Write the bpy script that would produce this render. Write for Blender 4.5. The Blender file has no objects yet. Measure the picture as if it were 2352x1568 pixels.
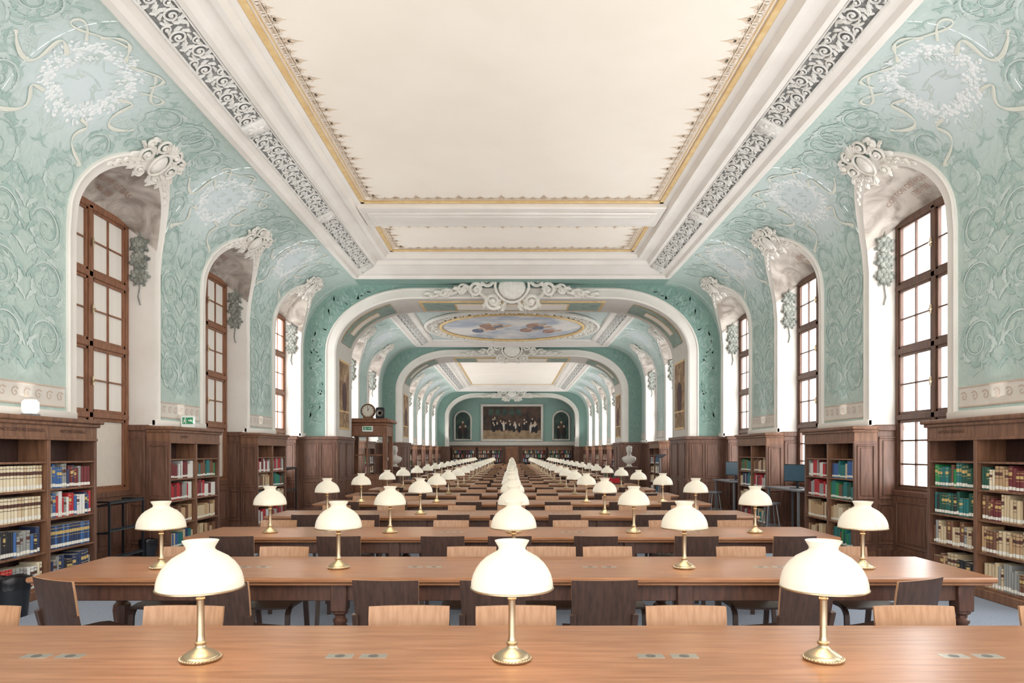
import bpy, bmesh, math, random
from mathutils import Vector, Matrix
random.seed(7)
PI=math.pi
scene=bpy.context.scene
COL=scene.collection
def S(r,g,b):
    f=lambda c:(c/255/12.92) if c/255<=.04045 else ((c/255+.055)/1.055)**2.4
    return (f(r),f(g),f(b),1)
ORD=['zeroth','first','second','third','fourth','fifth','sixth','seventh','eighth','ninth','tenth','eleventh','twelfth','thirteenth','fourteenth','fifteenth','sixteenth','seventeenth','eighteenth','nineteenth','twentieth','twenty-first','twenty-second','twenty-third','twenty-fourth','twenty-fifth','twenty-sixth','twenty-seventh','twenty-eighth','twenty-ninth','thirtieth']
# ---------------------------------------------------------------- materials
def mat(name,rgb,rough=.6,metal=0,rgb2=None,nscale=5,stretch=(1,1,1),bump=0,estr=0,emit=None,lo=.35,hi=.65,detail=5,distort=0,spec=.5):
    m=bpy.data.materials.new(name); m.use_nodes=True
    nt=m.node_tree; b=nt.nodes['Principled BSDF']
    b.inputs['Base Color'].default_value=rgb
    b.inputs['Roughness'].default_value=rough
    b.inputs['Metallic'].default_value=metal
    b.inputs['Specular IOR Level'].default_value=spec
    if estr:
        b.inputs['Emission Color'].default_value=emit or rgb
        b.inputs['Emission Strength'].default_value=estr
        m.cycles.emission_sampling='NONE'
    tc=nt.nodes.new('ShaderNodeTexCoord'); mp=nt.nodes.new('ShaderNodeMapping')
    mp.inputs['Scale'].default_value=stretch
    nt.links.new(tc.outputs['Object'],mp.inputs['Vector'])
    n=nt.nodes.new('ShaderNodeTexNoise'); n.inputs['Scale'].default_value=nscale
    n.inputs['Detail'].default_value=detail; n.inputs['Distortion'].default_value=distort
    nt.links.new(mp.outputs['Vector'],n.inputs['Vector'])
    r=nt.nodes.new('ShaderNodeValToRGB')
    r.color_ramp.elements[0].position=lo; r.color_ramp.elements[1].position=hi
    r.color_ramp.elements[0].color=rgb
    r.color_ramp.elements[1].color=rgb2 or tuple(c*.93 for c in rgb[:3])+(1,)
    nt.links.new(n.outputs['Fac'],r.inputs['Fac'])
    nt.links.new(r.outputs['Color'],b.inputs['Base Color'])
    if bump:
        bp=nt.nodes.new('ShaderNodeBump'); bp.inputs['Strength'].default_value=bump; bp.inputs['Distance'].default_value=.01
        nt.links.new(n.outputs['Fac'],bp.inputs['Height']); nt.links.new(bp.outputs['Normal'],b.inputs['Normal'])
    return m
M={}
M['table']=mat('table_oak',S(174,123,88),.28,rgb2=S(150,101,68),nscale=3,stretch=(1.2,14,14),bump=.02,detail=8)
M['tableleg']=mat('table_leg_wood',S(98,66,52),.4,rgb2=S(74,49,39),nscale=6,stretch=(8,8,1))
M['wood']=mat('case_wood',S(142,101,76),.45,rgb2=S(113,78,57),nscale=3,stretch=(8,8,1),detail=8,bump=.03)
M['woodred']=mat('dado_wood',S(125,89,72),.42,rgb2=S(98,68,54),nscale=3,stretch=(8,8,1),detail=8,bump=.03)
M['wooddark']=mat('shelf_back_wood',S(78,50,42),.6,rgb2=S(60,39,32),nscale=4,stretch=(6,6,1))
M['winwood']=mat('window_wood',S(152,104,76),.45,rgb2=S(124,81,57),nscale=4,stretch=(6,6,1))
M['winshade']=mat('window_wood_backlit',S(108,76,60),.45,rgb2=S(86,59,46),nscale=4,stretch=(6,6,1))  # right-hand frames, their backlit shade put into the wood colour
M['oak']=mat('chair_oak',S(186,144,110),.45,rgb2=S(170,126,92),nscale=5,stretch=(12,12,1),detail=8)
M['chair']=mat('chair_dark',S(84,62,52),.38,rgb2=S(66,48,42),nscale=5,stretch=(10,10,1))
M['brass']=mat('brass',S(208,191,163),.34,1,rgb2=S(186,167,136),nscale=9)
M['shade']=mat('milk_glass',S(206,197,178),.25,estr=.31,emit=(1,.93,.77,1))
M['metal']=mat('socket_metal',S(200,192,178),.35,.8)
M['metal2']=mat('socket_dark',S(130,122,114),.4,.6)
M['white']=mat('plaster_white',S(238,233,226),.7,rgb2=S(230,224,216),nscale=1.5)
M['carve']=mat('plaster_carving',S(238,234,226),.65,rgb2=S(224,219,210),nscale=9)
M['filigree']=mat('plaster_filigree',S(230,228,223),.7,rgb2=S(216,214,209),nscale=9)
M['ceil']=mat('ceiling_cream',S(250,242,230),.85,rgb2=S(247,238,225),nscale=1.2)
M['palegrey']=mat('ceiling_pale_grey_green',S(206,215,210),.85,rgb2=S(186,199,194),nscale=3,distort=1.5)
M['gold']=mat('gilding',S(236,208,154),.5,.1,rgb2=S(224,188,130),nscale=8)
M['stencil']=mat('stencil_tan',S(234,214,191),.85,rgb2=S(224,202,177),nscale=9)
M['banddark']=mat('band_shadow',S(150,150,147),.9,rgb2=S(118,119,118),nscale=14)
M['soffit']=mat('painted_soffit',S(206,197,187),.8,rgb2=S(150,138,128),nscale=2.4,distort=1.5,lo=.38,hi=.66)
M['grisaille']=mat('grisaille_fruit',S(160,162,154),.8,rgb2=S(112,116,109),nscale=12)
M['leafd']=mat('painted_leaf_dark',S(163,187,180),.8,rgb2=S(171,194,187),nscale=4)
M['leafm']=mat('painted_leaf_mid',S(176,197,191),.8,rgb2=S(182,202,196),nscale=4)
M['leafl']=mat('painted_leaf_light',S(203,216,211),.8,rgb2=S(197,211,206),nscale=4)
M['archleafd']=mat('arch_leaf_dark',S(126,160,151),.8,rgb2=S(136,168,159),nscale=4)  # arch leaves deepened to go with the shade painted into that wall
M['archleafl']=mat('arch_leaf_light',S(166,190,182),.8,rgb2=S(158,184,176),nscale=4)
M['ribbon']=mat('painted_ribbon',S(231,231,219),.85,rgb2=S(222,224,212),nscale=6)
M['blossom']=mat('painted_blossom',S(242,244,243),.85,rgb2=S(226,233,233),nscale=14)
M['frieze']=mat('frieze_cream',S(224,218,209),.85)
M['friezepat']=mat('frieze_wave',S(206,186,170),.85)
M['carpet']=mat('carpet_blue_grey',S(164,174,190),.95,rgb2=S(144,155,173),nscale=60,bump=.2)
M['blind']=mat('window_blind',S(230,224,215),.8,rgb2=S(224,218,208),nscale=1,stretch=(1,12,.2),estr=.05,emit=S(230,232,236))  # slight emission stands in for daylight coming through the blind
M['cream']=mat('cream_panel',S(228,218,204),.7)
M['black']=mat('black_metal',S(36,40,46),.4,.2)
M['bag']=mat('black_plastic_bag',S(18,18,22),.3,bump=.6,nscale=16)
M['marble']=mat('bust_marble',S(232,228,220),.5,rgb2=S(220,214,204),nscale=5)
M['red']=mat('red_cloth',S(196,36,48),.8)
M['screen']=mat('monitor_screen',S(64,86,98),.2,rgb2=S(50,76,92),nscale=3,estr=.08,emit=S(110,150,170))
M['grey']=mat('grey_metal',S(130,132,136),.4,.4)
M['green']=mat('sign_green',S(44,140,92),.5,estr=.05,emit=S(30,150,90))
M['signwhite']=mat('sign_white',S(236,240,236),.5,estr=.05)
M['uplight']=mat('uplight_glass',S(255,250,240),.4,estr=.8,emit=(1,.96,.88,1))
M['ink']=mat('lettering_brown',S(160,126,110),.85)
M['inkdark']=mat('lettering_dark',S(70,44,34),.8)
M['clockface']=mat('clock_face',S(236,230,214),.5)
M['paintbrown']=mat('painting_ground',S(92,70,56),.6,rgb2=S(48,36,32),nscale=1.4,distort=1)
M['painttan']=mat('painting_floor',S(176,150,118),.6,rgb2=S(140,112,86),nscale=3)
M['paintblack']=mat('painting_black',S(34,30,34),.6)
M['paintskin']=mat('painting_flesh',S(206,176,150),.6)
M['paintwhite']=mat('painting_white',S(214,206,192),.6)
M['paintgreen']=mat('painting_green',S(70,92,76),.6,rgb2=S(40,56,60),nscale=2)
M['sky']=mat('ceiling_sky',S(172,180,192),.8,rgb2=S(224,220,214),nscale=.9,distort=.8,lo=.38,hi=.58)
M['figred']=mat('ceiling_figure',S(150,112,102),.8,rgb2=S(180,150,134),nscale=4)
M['figblue']=mat('ceiling_figure_blue',S(112,122,142),.8)
M['ochre']=mat('painted_ochre',S(190,160,124),.8,rgb2=S(132,104,82),nscale=3,distort=1)
M['robe']=mat('painted_robe',S(112,80,74),.8,rgb2=S(84,70,78),nscale=5)
M['greenpanel']=mat('painted_green_panel',S(166,182,170),.85,rgb2=S(140,159,149),nscale=3,distort=2)
M['label']=mat('spine_label',S(236,232,222),.7)
M['pages']=mat('book_pages',S(226,214,190),.85)
M['bandgold']=mat('spine_title_gold',S(206,176,112),.6)
M['bandbrown']=mat('spine_title_brown',S(92,56,44),.6)
def glass():
    m=bpy.data.materials.new('window_glass'); m.use_nodes=True; nt=m.node_tree
    nt.nodes.clear(); o=nt.nodes.new('ShaderNodeOutputMaterial'); mx=nt.nodes.new('ShaderNodeMixShader')
    t=nt.nodes.new('ShaderNodeBsdfTransparent'); t.inputs[0].default_value=(.97,.98,.98,1)
    g=nt.nodes.new('ShaderNodeBsdfGlossy'); g.inputs['Roughness'].default_value=.05
    mx.inputs[0].default_value=.04
    nt.links.new(t.outputs[0],mx.inputs[1]); nt.links.new(g.outputs[0],mx.inputs[2]); nt.links.new(mx.outputs[0],o.inputs[0]); return m
M['glass']=glass()
def wallmat(name,cs,tint):
    m=bpy.data.materials.new(name); m.use_nodes=True; nt=m.node_tree; L=nt.links.new
    b=nt.nodes['Principled BSDF']; b.inputs['Roughness'].default_value=.7; b.inputs['Specular IOR Level'].default_value=.3
    tc=nt.nodes.new('ShaderNodeTexCoord')
    n=nt.nodes.new('ShaderNodeTexNoise'); n.inputs['Scale'].default_value=2.8; n.inputs['Detail'].default_value=1.5; n.inputs['Distortion'].default_value=1.3
    L(tc.outputs['Object'],n.inputs['Vector'])
    mu=nt.nodes.new('ShaderNodeMath'); mu.operation='MULTIPLY'; mu.inputs[1].default_value=15; L(n.outputs['Fac'],mu.inputs[0])
    pp=nt.nodes.new('ShaderNodeMath'); pp.operation='PINGPONG'; pp.inputs[1].default_value=1; L(mu.outputs[0],pp.inputs[0])
    r=nt.nodes.new('ShaderNodeValToRGB'); e=r.color_ramp.elements
    e[0].position=.0; e[0].color=S(*cs[0]); e[1].position=1; e[1].color=S(*cs[3])
    x=r.color_ramp.elements.new(.1); x.color=S(*cs[1])
    x=r.color_ramp.elements.new(.9); x.color=S(*cs[2])
    L(pp.outputs[0],r.inputs['Fac'])
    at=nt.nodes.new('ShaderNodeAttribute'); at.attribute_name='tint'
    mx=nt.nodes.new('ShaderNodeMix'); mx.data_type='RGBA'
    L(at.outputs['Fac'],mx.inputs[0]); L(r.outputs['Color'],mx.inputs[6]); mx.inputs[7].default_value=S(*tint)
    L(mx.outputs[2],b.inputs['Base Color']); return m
M['wall']=wallmat('painted_green_wall',((201,215,210),(189,206,199),(185,203,196),(174,195,188)),(222,232,235))
M['archwall']=wallmat('green_wall_painted_shade',((166,189,181),(146,175,166),(142,172,163),(126,160,150)),(146,175,166))  # darker copy of the wall green, weaker light there painted into the colour
BOOKC={'cream':(230,216,186),'tan':(194,160,120),'brown':(120,80,58),'oxblood':(118,46,48),'red':(190,44,52),'navy':(46,60,96),'blue':(62,102,158),'teal':(36,118,118),'dark green':(36,86,70),'green':(44,142,84),'grey':(156,156,152),'black':(44,42,46),'white':(228,226,220),'buff':(212,190,154)}
BM={k:mat('book_'+k.replace(' ','_'),S(*v),.6,nscale=20) for k,v in BOOKC.items()}
# ---------------------------------------------------------------- mesh builder
class MB:
    def __init__(s,M=None): s.v=[]; s.f=[]; s.mi=[]; s.M=M; s.cur=0; s.tint=None
    def av(s,p):
        p=Vector(p)
        if s.M is not None: p=s.M@p
        s.v.append((p.x,p.y,p.z)); return len(s.v)-1
    def face(s,idx): s.f.append(tuple(idx)); s.mi.append(s.cur)
    def poly(s,pts): s.face([s.av(p) for p in pts])
    def obox(s,c,ax,ay,az,b=0):
        c=Vector(c); A=[Vector(ax),Vector(ay),Vector(az)]
        if b<=0:
            id={}
            for i in (-1,1):
                for j in (-1,1):
                    for k in (-1,1): id[i,j,k]=s.av(c+A[0]*i+A[1]*j+A[2]*k)
            for q in (((-1,-1,-1),(-1,-1,1),(-1,1,1),(-1,1,-1)),((1,-1,-1),(1,1,-1),(1,1,1),(1,-1,1)),((-1,-1,-1),(1,-1,-1),(1,-1,1),(-1,-1,1)),((-1,1,-1),(-1,1,1),(1,1,1),(1,1,-1)),((-1,-1,-1),(-1,1,-1),(1,1,-1),(1,-1,-1)),((-1,-1,1),(1,-1,1),(1,1,1),(-1,1,1))):
                s.face([id[t] for t in q])
            return
        U=[a.normalized() for a in A]; h=[a.length for a in A]; b=min(b,min(h)*.9); id={}
        for i in (-1,1):
            for j in (-1,1):
                for k in (-1,1):
                    sg=(i,j,k)
                    for a in range(3):
                        p=c.copy()
                        for d in range(3): p+=U[d]*sg[d]*(h[d] if d==a else h[d]-b)
                        id[i,j,k,a]=s.av(p)
        for a in range(3):
            o=[d for d in range(3) if d!=a]
            for sg in (-1,1):
                q=[]
                for (p,r) in ((-1,-1),(1,-1),(1,1),(-1,1)):
                    t=[0,0,0]; t[a]=sg; t[o[0]]=p; t[o[1]]=r; q.append(id[t[0],t[1],t[2],a])
                s.face(q)
            for p in (-1,1):
                for r in (-1,1):
                    q=[]
                    for (w,ax_) in ((-1,o[0]),(1,o[0]),(1,o[1]),(-1,o[1])):
                        t=[0,0,0]; t[a]=w; t[o[0]]=p; t[o[1]]=r; q.append(id[t[0],t[1],t[2],ax_])
                    s.face(q)
        for i in (-1,1):
            for j in (-1,1):
                for k in (-1,1): s.face([id[i,j,k,a] for a in range(3)])
    def box(s,c,d,b=0): s.obox(c,(d[0]/2,0,0),(0,d[1]/2,0),(0,0,d[2]/2),b)
    def bx(s,x0,x1,y0,y1,z0,z1,b=0): s.box(((x0+x1)/2,(y0+y1)/2,(z0+z1)/2),(abs(x1-x0),abs(y1-y0),abs(z1-z0)),b)
    def loft(s,rows,closed=False):
        ids=[[s.av(p) for p in r] for r in rows]
        for a,b in zip(ids,ids[1:]):
            n=len(a)
            for i in range(n if closed else n-1): s.face((a[i],a[(i+1)%n],b[(i+1)%n],b[i]))
        return ids
    def lathe(s,prof,seg=16,c=(0,0,0),flute=0,caps=True):
        rows=[]
        for r,z in prof:
            rows.append([(c[0]+max(r,1e-4)*(1+flute*(math.cos(i*PI)))*math.cos(2*PI*i/seg),c[1]+max(r,1e-4)*(1+flute*math.cos(i*PI))*math.sin(2*PI*i/seg),c[2]+z) for i in range(seg)])
        ids=s.loft(rows,True)
        if caps: s.face(ids[0]); s.face(ids[-1])
    def tube(s,pts,r,seg=6,cap=True):
        pts=[Vector(p) for p in pts]; n=len(pts); rows=[]; ref=None
        for i,p in enumerate(pts):
            t=(pts[min(i+1,n-1)]-pts[max(i-1,0)])
            if t.length<1e-9: t=Vector((0,0,1))
            t.normalize()
            if ref is None: ref=Vector((0,0,1)) if abs(t.z)<.9 else Vector((1,0,0))
            a=(ref-t*ref.dot(t))
            if a.length<1e-6: a=t.orthogonal()
            a.normalize(); b=t.cross(a); ref=a; rr=r[i] if isinstance(r,(list,tuple)) else r
            rows.append([p+(a*math.cos(2*PI*k/seg)+b*math.sin(2*PI*k/seg))*rr for k in range(seg)])
        ids=s.loft(rows,True)
        if cap: s.face(ids[0]); s.face(ids[-1])
    def sweep(s,pts,side,w,h):
        pts=[Vector(p) for p in pts]; side=Vector(side).normalized(); n=len(pts); rows=[]
        for i,p in enumerate(pts):
            t=(pts[min(i+1,n-1)]-pts[max(i-1,0)]).normalized(); u=t.cross(side).normalized()
            rows.append([p+side*w/2+u*h/2,p-side*w/2+u*h/2,p-side*w/2-u*h/2,p+side*w/2-u*h/2])
        ids=s.loft(rows,True); s.face(ids[0]); s.face(ids[-1])
    def sphere(s,c,r,seg=8,rings=5,ax=None):
        c=Vector(c); r=(r,r,r) if not isinstance(r,(tuple,list)) else r
        X,Y,Z=ax or (Vector((1,0,0)),Vector((0,1,0)),Vector((0,0,1)))
        rows=[]
        for j in range(1,rings):
            th=PI*j/rings
            rows.append([c+X*r[0]*math.sin(th)*math.cos(2*PI*i/seg)+Y*r[1]*math.sin(th)*math.sin(2*PI*i/seg)+Z*r[2]*math.cos(th) for i in range(seg)])
        ids=s.loft(rows,True); t=s.av(c+Z*r[2]); b=s.av(c-Z*r[2])
        for i in range(seg):
            s.face((t,ids[0][i],ids[0][(i+1)%seg])); s.face((b,ids[-1][(i+1)%seg],ids[-1][i]))
    def mesh(s,name,mats,smooth=40,recalc=True):
        me=bpy.data.meshes.new(name); me.from_pydata(s.v,[],s.f)
        if not isinstance(mats,(list,tuple)): mats=[mats]
        for m in mats: me.materials.append(m)
        me.polygons.foreach_set('material_index',s.mi)
        if recalc:
            bm=bmesh.new(); bm.from_mesh(me); bmesh.ops.recalc_face_normals(bm,faces=bm.faces); bm.to_mesh(me); bm.free()
        if smooth:
            me.polygons.foreach_set('use_smooth',[True]*len(me.polygons)); me.set_sharp_from_angle(angle=math.radians(smooth))
        if s.tint is not None:
            at=me.attributes.new('tint','FLOAT','POINT'); at.data.foreach_set('value',s.tint)
        me.update(); return me
def obj(name,me,parent=None,loc=None,rz=0):
    o=bpy.data.objects.new(name,me); COL.objects.link(o)
    if parent: o.parent=parent
    if loc: o.location=loc
    if rz: o.rotation_euler=(0,0,rz)
    return o
def build(mb,name,mats,parent=None,smooth=40,recalc=True): return obj(name,mb.mesh(name,mats,smooth,recalc),parent)
def tag(o,label,cat,group=None):
    o['label']=label; o['category']=cat
    if group: o['group']=group
    return o
def thing(name,label,cat,loc=(0,0,0),rz=0,group=None):
    o=obj(name,None,None,loc,rz); o.empty_display_size=.1
    return tag(o,label,cat,group)
def struct(o): o['kind']='structure'; return o
TR=[0]
def trim(mb,mats,smooth=40):
    TR[0]+=1; return struct(build(mb,'trim_%d'%TR[0],mats,None,smooth))
def place(proto,loc,rz,label,cat,group=None):
    name,parts=proto; r=thing(name,label,cat,loc,rz,group)
    for p in parts:
        c=obj(p[0],p[1],r)
        for q in (p[2] if len(p)>2 else []): obj(q[0],q[1],c)
    return r
def panelframe(mb,o,u,v,n,w,h,t=.03,d=.018):
    o=Vector(o);u=Vector(u);v=Vector(v);n=Vector(n)
    for cu,cv,lu,lv in ((w/2,t/2,w/2,t/2),(w/2,h-t/2,w/2,t/2),(t/2,h/2,t/2,h/2-t),(w-t/2,h/2,t/2,h/2-t)):
        mb.obox(o+u*cu+v*cv+n*d*.5,u*lu,v*lv,n*d*.5,.006)
    if w>.2 and h>.2: mb.obox(o+u*w/2+v*h/2+n*d*.25,u*(w/2-t*2),v*(h/2-t*2),n*d*.35,.006)
# ---------------------------------------------------------------- wall profile
XW=5.26;H0=1.95;HS=4.2;XC=3.86;EA=1.4;EB=1.58
NT=200; ARC=[0.]
for i in range(NT):
    a=(i+.5)/NT*PI/2; ARC.append(ARC[-1]+math.hypot(EA*math.sin(a),EB*math.cos(a))*(PI/2/NT))
TV=HS-H0; TE=TV+ARC[-1]
def theta(t):
    s=t-TV
    if s<=0: return 0
    lo,hi=0,NT
    while hi-lo>1:
        m=(lo+hi)//2
        if ARC[m]<=s: lo=m
        else: hi=m
    return min((lo+(s-ARC[lo])/(ARC[hi]-ARC[lo]))/NT,1)*PI/2
def tH(H):
    if H<=HS: return H-H0
    th=math.asin(min(1,(H-HS)/EB))/(PI/2)*NT; i=min(int(th),NT-1)
    return TV+ARC[i]+(ARC[i+1]-ARC[i])*(th-i)
def wpt(side,y,t,off=0):
    if t<=TV: return Vector((side*(XW-off),y,H0+t))
    a=theta(t); nx=math.cos(a)/EA; nz=math.sin(a)/EB; l=math.hypot(nx,nz)
    return Vector((side*(XC+EA*math.cos(a)-nx/l*off),y,HS+EB*math.sin(a)-nz/l*off))
HWO,HWI=1.05,.9
def archO(d): return 4.5+.95*math.sqrt(max(0,1-(d/HWO)**2))
def archI(d): return 4.5+.8*math.sqrt(max(0,1-(d/HWI)**2))
XWIN=5.65;HEAD=4.85
def soff(side,d,y,u):
    Hf=archI(d); p=wpt(side,y,tH(Hf),.03); Xf=abs(p.x)
    k=u**2.5 if Hf>HEAD else u
    return Vector((side*(Xf+(XWIN-Xf)*u),y,p.z+(HEAD-p.z)*k))
def sflat(side,y,H,u):
    Xf=abs(wpt(side,y,tH(H),.03).x); return Vector((side*(Xf+(XWIN+.02-Xf)*u),y,H))
def leaf(cy,ct,ang,L,W,curl,lobes=3,n=8):
    pts=[];y,t,a=cy,ct,ang
    for i in range(n+1):
        u=i/n; w=W*(math.sin(PI*min(1,u*.92+.06))**.8)*(1+.35*math.sin(u*lobes*2*PI))*.5
        nx,ny=-math.sin(a),math.cos(a); pts.append(((y+nx*w,t+ny*w),(y-nx*w,t-ny*w)))
        y+=math.cos(a)*L/n; t+=math.sin(a)*L/n; a+=curl/n
    return pts
def spiral(cy,ct,R,turns,a0,d,w,n=26):
    pts=[]
    for i in range(n+1):
        u=i/n;a=a0+d*turns*2*PI*u;r=R*(1-u*.88);ww=w*(1-.6*u)
        pts.append(((cy+(r+ww/2)*math.cos(a),ct+(r+ww/2)*math.sin(a)),(cy+(r-ww/2)*math.cos(a),ct+(r-ww/2)*math.sin(a))))
    return pts
def textmesh(body,size):
    cu=bpy.data.curves.new('lettering','FONT'); cu.body=body; cu.size=size; cu.align_x='CENTER'; cu.resolution_u=3
    o=bpy.data.objects.new('lettering_tmp',cu); COL.objects.link(o)
    bpy.context.view_layer.update(); dg=bpy.context.evaluated_depsgraph_get()
    me=bpy.data.meshes.new_from_object(o.evaluated_get(dg)); bpy.data.objects.remove(o); return me
SIDE={-1:'left',1:'right'}
WN=[0]
WINE=125
def area(name,loc,dirv,sx,sy,e,colr,spread=180):
    L=bpy.data.lights.new(name,'AREA'); L.shape='RECTANGLE'; L.size=sx; L.size_y=sy; L.energy=e; L.color=colr; L.spread=math.radians(spread)
    lo=bpy.data.objects.new(name,L); COL.objects.link(lo); lo.location=loc; lo.rotation_euler=Vector(dirv).to_track_quat('-Z','Y').to_euler(); return lo
def make_window(side,yc,blind):
    WN[0]+=1
    root=obj('window_%d'%WN[0],None,None,(side*XWIN,yc,0)); struct(root)
    fr=MB(); Z=[1.0,2.05,3.0,3.93,4.85]; w=.9
    fr.bx(-.04,.04,-w,-w+.07,1,4.9,.008); fr.bx(-.04,.04,w-.07,w,1,4.9,.008)
    fr.bx(-.045,.045,-.045,.045,1,4.85,.01)
    for i,z in enumerate(Z):
        hh=.042 if i not in(0,4) else .05
        fr.bx(-.045,.045,-w,w,z-hh,z+hh,.01)
    for a,b in zip(Z,Z[1:]):
        for s in (-1,1):
            y0,y1=(-w+.07,-.045) if s<0 else (.045,w-.07)
            fr.bx(-.025,.025,y0,y0+.04,a,b,.004); fr.bx(-.025,.025,y1-.04,y1,a,b,.004)
            fr.bx(-.025,.025,y0,y1,a+.04,a+.08,.004); fr.bx(-.025,.025,y0,y1,b-.08,b-.04,.004)
            if a==1.0 and blind: continue
            m=(y0+y1)/2; fr.bx(-.014,.014,m-.011,m+.011,a,b)
            for k in ((.5,) if a>1.5 else (.36,.68)): fr.bx(-.014,.014,y0,y1,a+(b-a)*k-.011,a+(b-a)*k+.011)
    build(fr,'frame',M['winwood'] if side<0 else M['winshade'],root)
    for i,(a,b) in enumerate(zip(Z,Z[1:])):
        for s in (-1,1):
            p=MB(); y0,y1=(-w+.06,-.04) if s<0 else (.04,w-.06)
            p.bx(side*.01-.002,side*.01+.002,y0,y1,a+.03,b-.03)
            build(p,'pane',(M['cream'] if a==1.0 else M['blind']) if blind else M['glass'],root,0)
    for z in (2.5,3.46,4.35):
        h=MB(); h.lathe([(.012,-.06),(.016,-.03),(.01,0),(.016,.03),(.012,.06)],8,(-side*.07,0,z)); h.tube([(-side*.045,0,z),(-side*.1,0,z),(-side*.105,-.06,z-.02)],.009,6)
        build(h,'handle',M['brass'],root)
    if not blind: area('window_daylight',(side*(XWIN+.3),yc,2.95),(-side,0,0),2.1,4.3,WINE,(.97,.985,1))
def wreath(side,yc,parent,big=True):
    rnd=random.Random(int(yc*10)+side)
    fl=MB()
    n=64 if big else 24
    for i in range(n):
        a=2*PI*i/n
        for k in range(5 if big else 1):
            r=.43+rnd.gauss(0,.05); aa=a+rnd.uniform(-.06,.06); q=rnd.uniform(.014,.034)*(1 if big else 1.9)
            y,t=yc+r*math.cos(aa)*1.02,3.85+r*math.sin(aa)
            p=wpt(side,y,t,.003); nn=(wpt(side,y,t,.1)-p).normalized(); u=Vector((0,1,0)); v=nn.cross(u)
            fl.sphere(p,(q,q,.005),6,4,(u,v,nn))
    if big:
        for i in range(50):
            a=rnd.uniform(0,2*PI); r0=.43+rnd.choice((-1,1))*.07
            pts=leaf(yc+r0*math.cos(a),3.85+r0*math.sin(a),a+(0 if r0>.43 else PI)+rnd.uniform(-.9,.9),rnd.uniform(.05,.11),.028,rnd.uniform(-1.5,1.5),2,5)
            fl.loft([[wpt(side,p[0],p[1],.009),wpt(side,q[0],q[1],.009)] for p,q in pts])
    W_=build(fl,'painted_wreath',M['blossom'],parent,70)
    rb=MB()
    def rib(fn,w,n=30):
        rows=[]
        for i in range(n+1):
            u=i/n;y,t=fn(u);y2,t2=fn(min(1,u+.02)) if u<1 else fn(u-.02)
            d=Vector((y2-y,t2-t)); d=d.normalized() if d.length>1e-6 else Vector((1,0))
            if u==1:d=-d
            ww=w*(.3+.7*abs(math.cos(u*PI*3)))
            if t>TE-3.9 or t+ww>TE-3.89: break
            rows.append([wpt(side,yc+y-d.y*ww,3.85+t+d.x*ww,.016),wpt(side,yc+y,3.85+t,.018),wpt(side,yc+y+d.y*ww,3.85+t-d.x*ww,.016)])
        if len(rows)>1: rb.loft(rows)
    for m in (-1,1):
        rib(lambda u:(m*(.45+.5*u+.08*math.sin(u*9)),.05-.3*u+.13*math.sin(u*8)),.024)
        rib(lambda u:(m*(.3+.35*u+.09*math.sin(u*10)),-.4-.5*u+.06*math.sin(u*7)),.022)
        rib(lambda u:(m*(.05+.6*u*(1.3-.6*u)),.45+.2*math.sin(u*3.2)),.02)
        rib(lambda u:(m*(.5+.3*math.sin(u*4)),.3+.2*u+.1*math.sin(u*8)),.016)
    build(rb,'ribbon',M['ribbon'],W_,0,False)
def garland(side,c,parent):
    y=c+HWI-.03; root=obj('painted_garland',None,parent)
    for k,zc in enumerate((4.58,4.35,4.12)):
        fr=MB()
        pts=[(0,0,.05)]+[(.075*math.cos(i*PI/3+k),.08*math.sin(i*PI/3+k),.046) for i in range(6)]+[(.115*math.cos(i*PI/3+k+.5),.1*math.sin(i*PI/3+k+.5),.03) for i in range(6)]
        for (dx,dz,rr) in pts: fr.sphere((side*5.45+dx,y,zc+dz),(rr,.022,rr),10,7)
        f=lambda a,b,n:Vector((a,y+.02-n,b))
        for q in range(6): a=q*1.05+zc; leaf3(fr,f,side*5.45+.1*math.cos(a),zc+.1*math.sin(a),a,.07,.05,.6,.01)
        build(fr,'fruit_cluster',M['grisaille'],root,70)
    st=MB(); st.tube([(side*5.45,y+.015,4.85),(side*5.46,y+.015,4.3),(side*5.45,y+.015,3.95),(side*5.47,y+.015,3.82),(side*5.44,y+.015,3.7)],.01,6)
    build(st,'cord',M['grisaille'],root)
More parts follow.
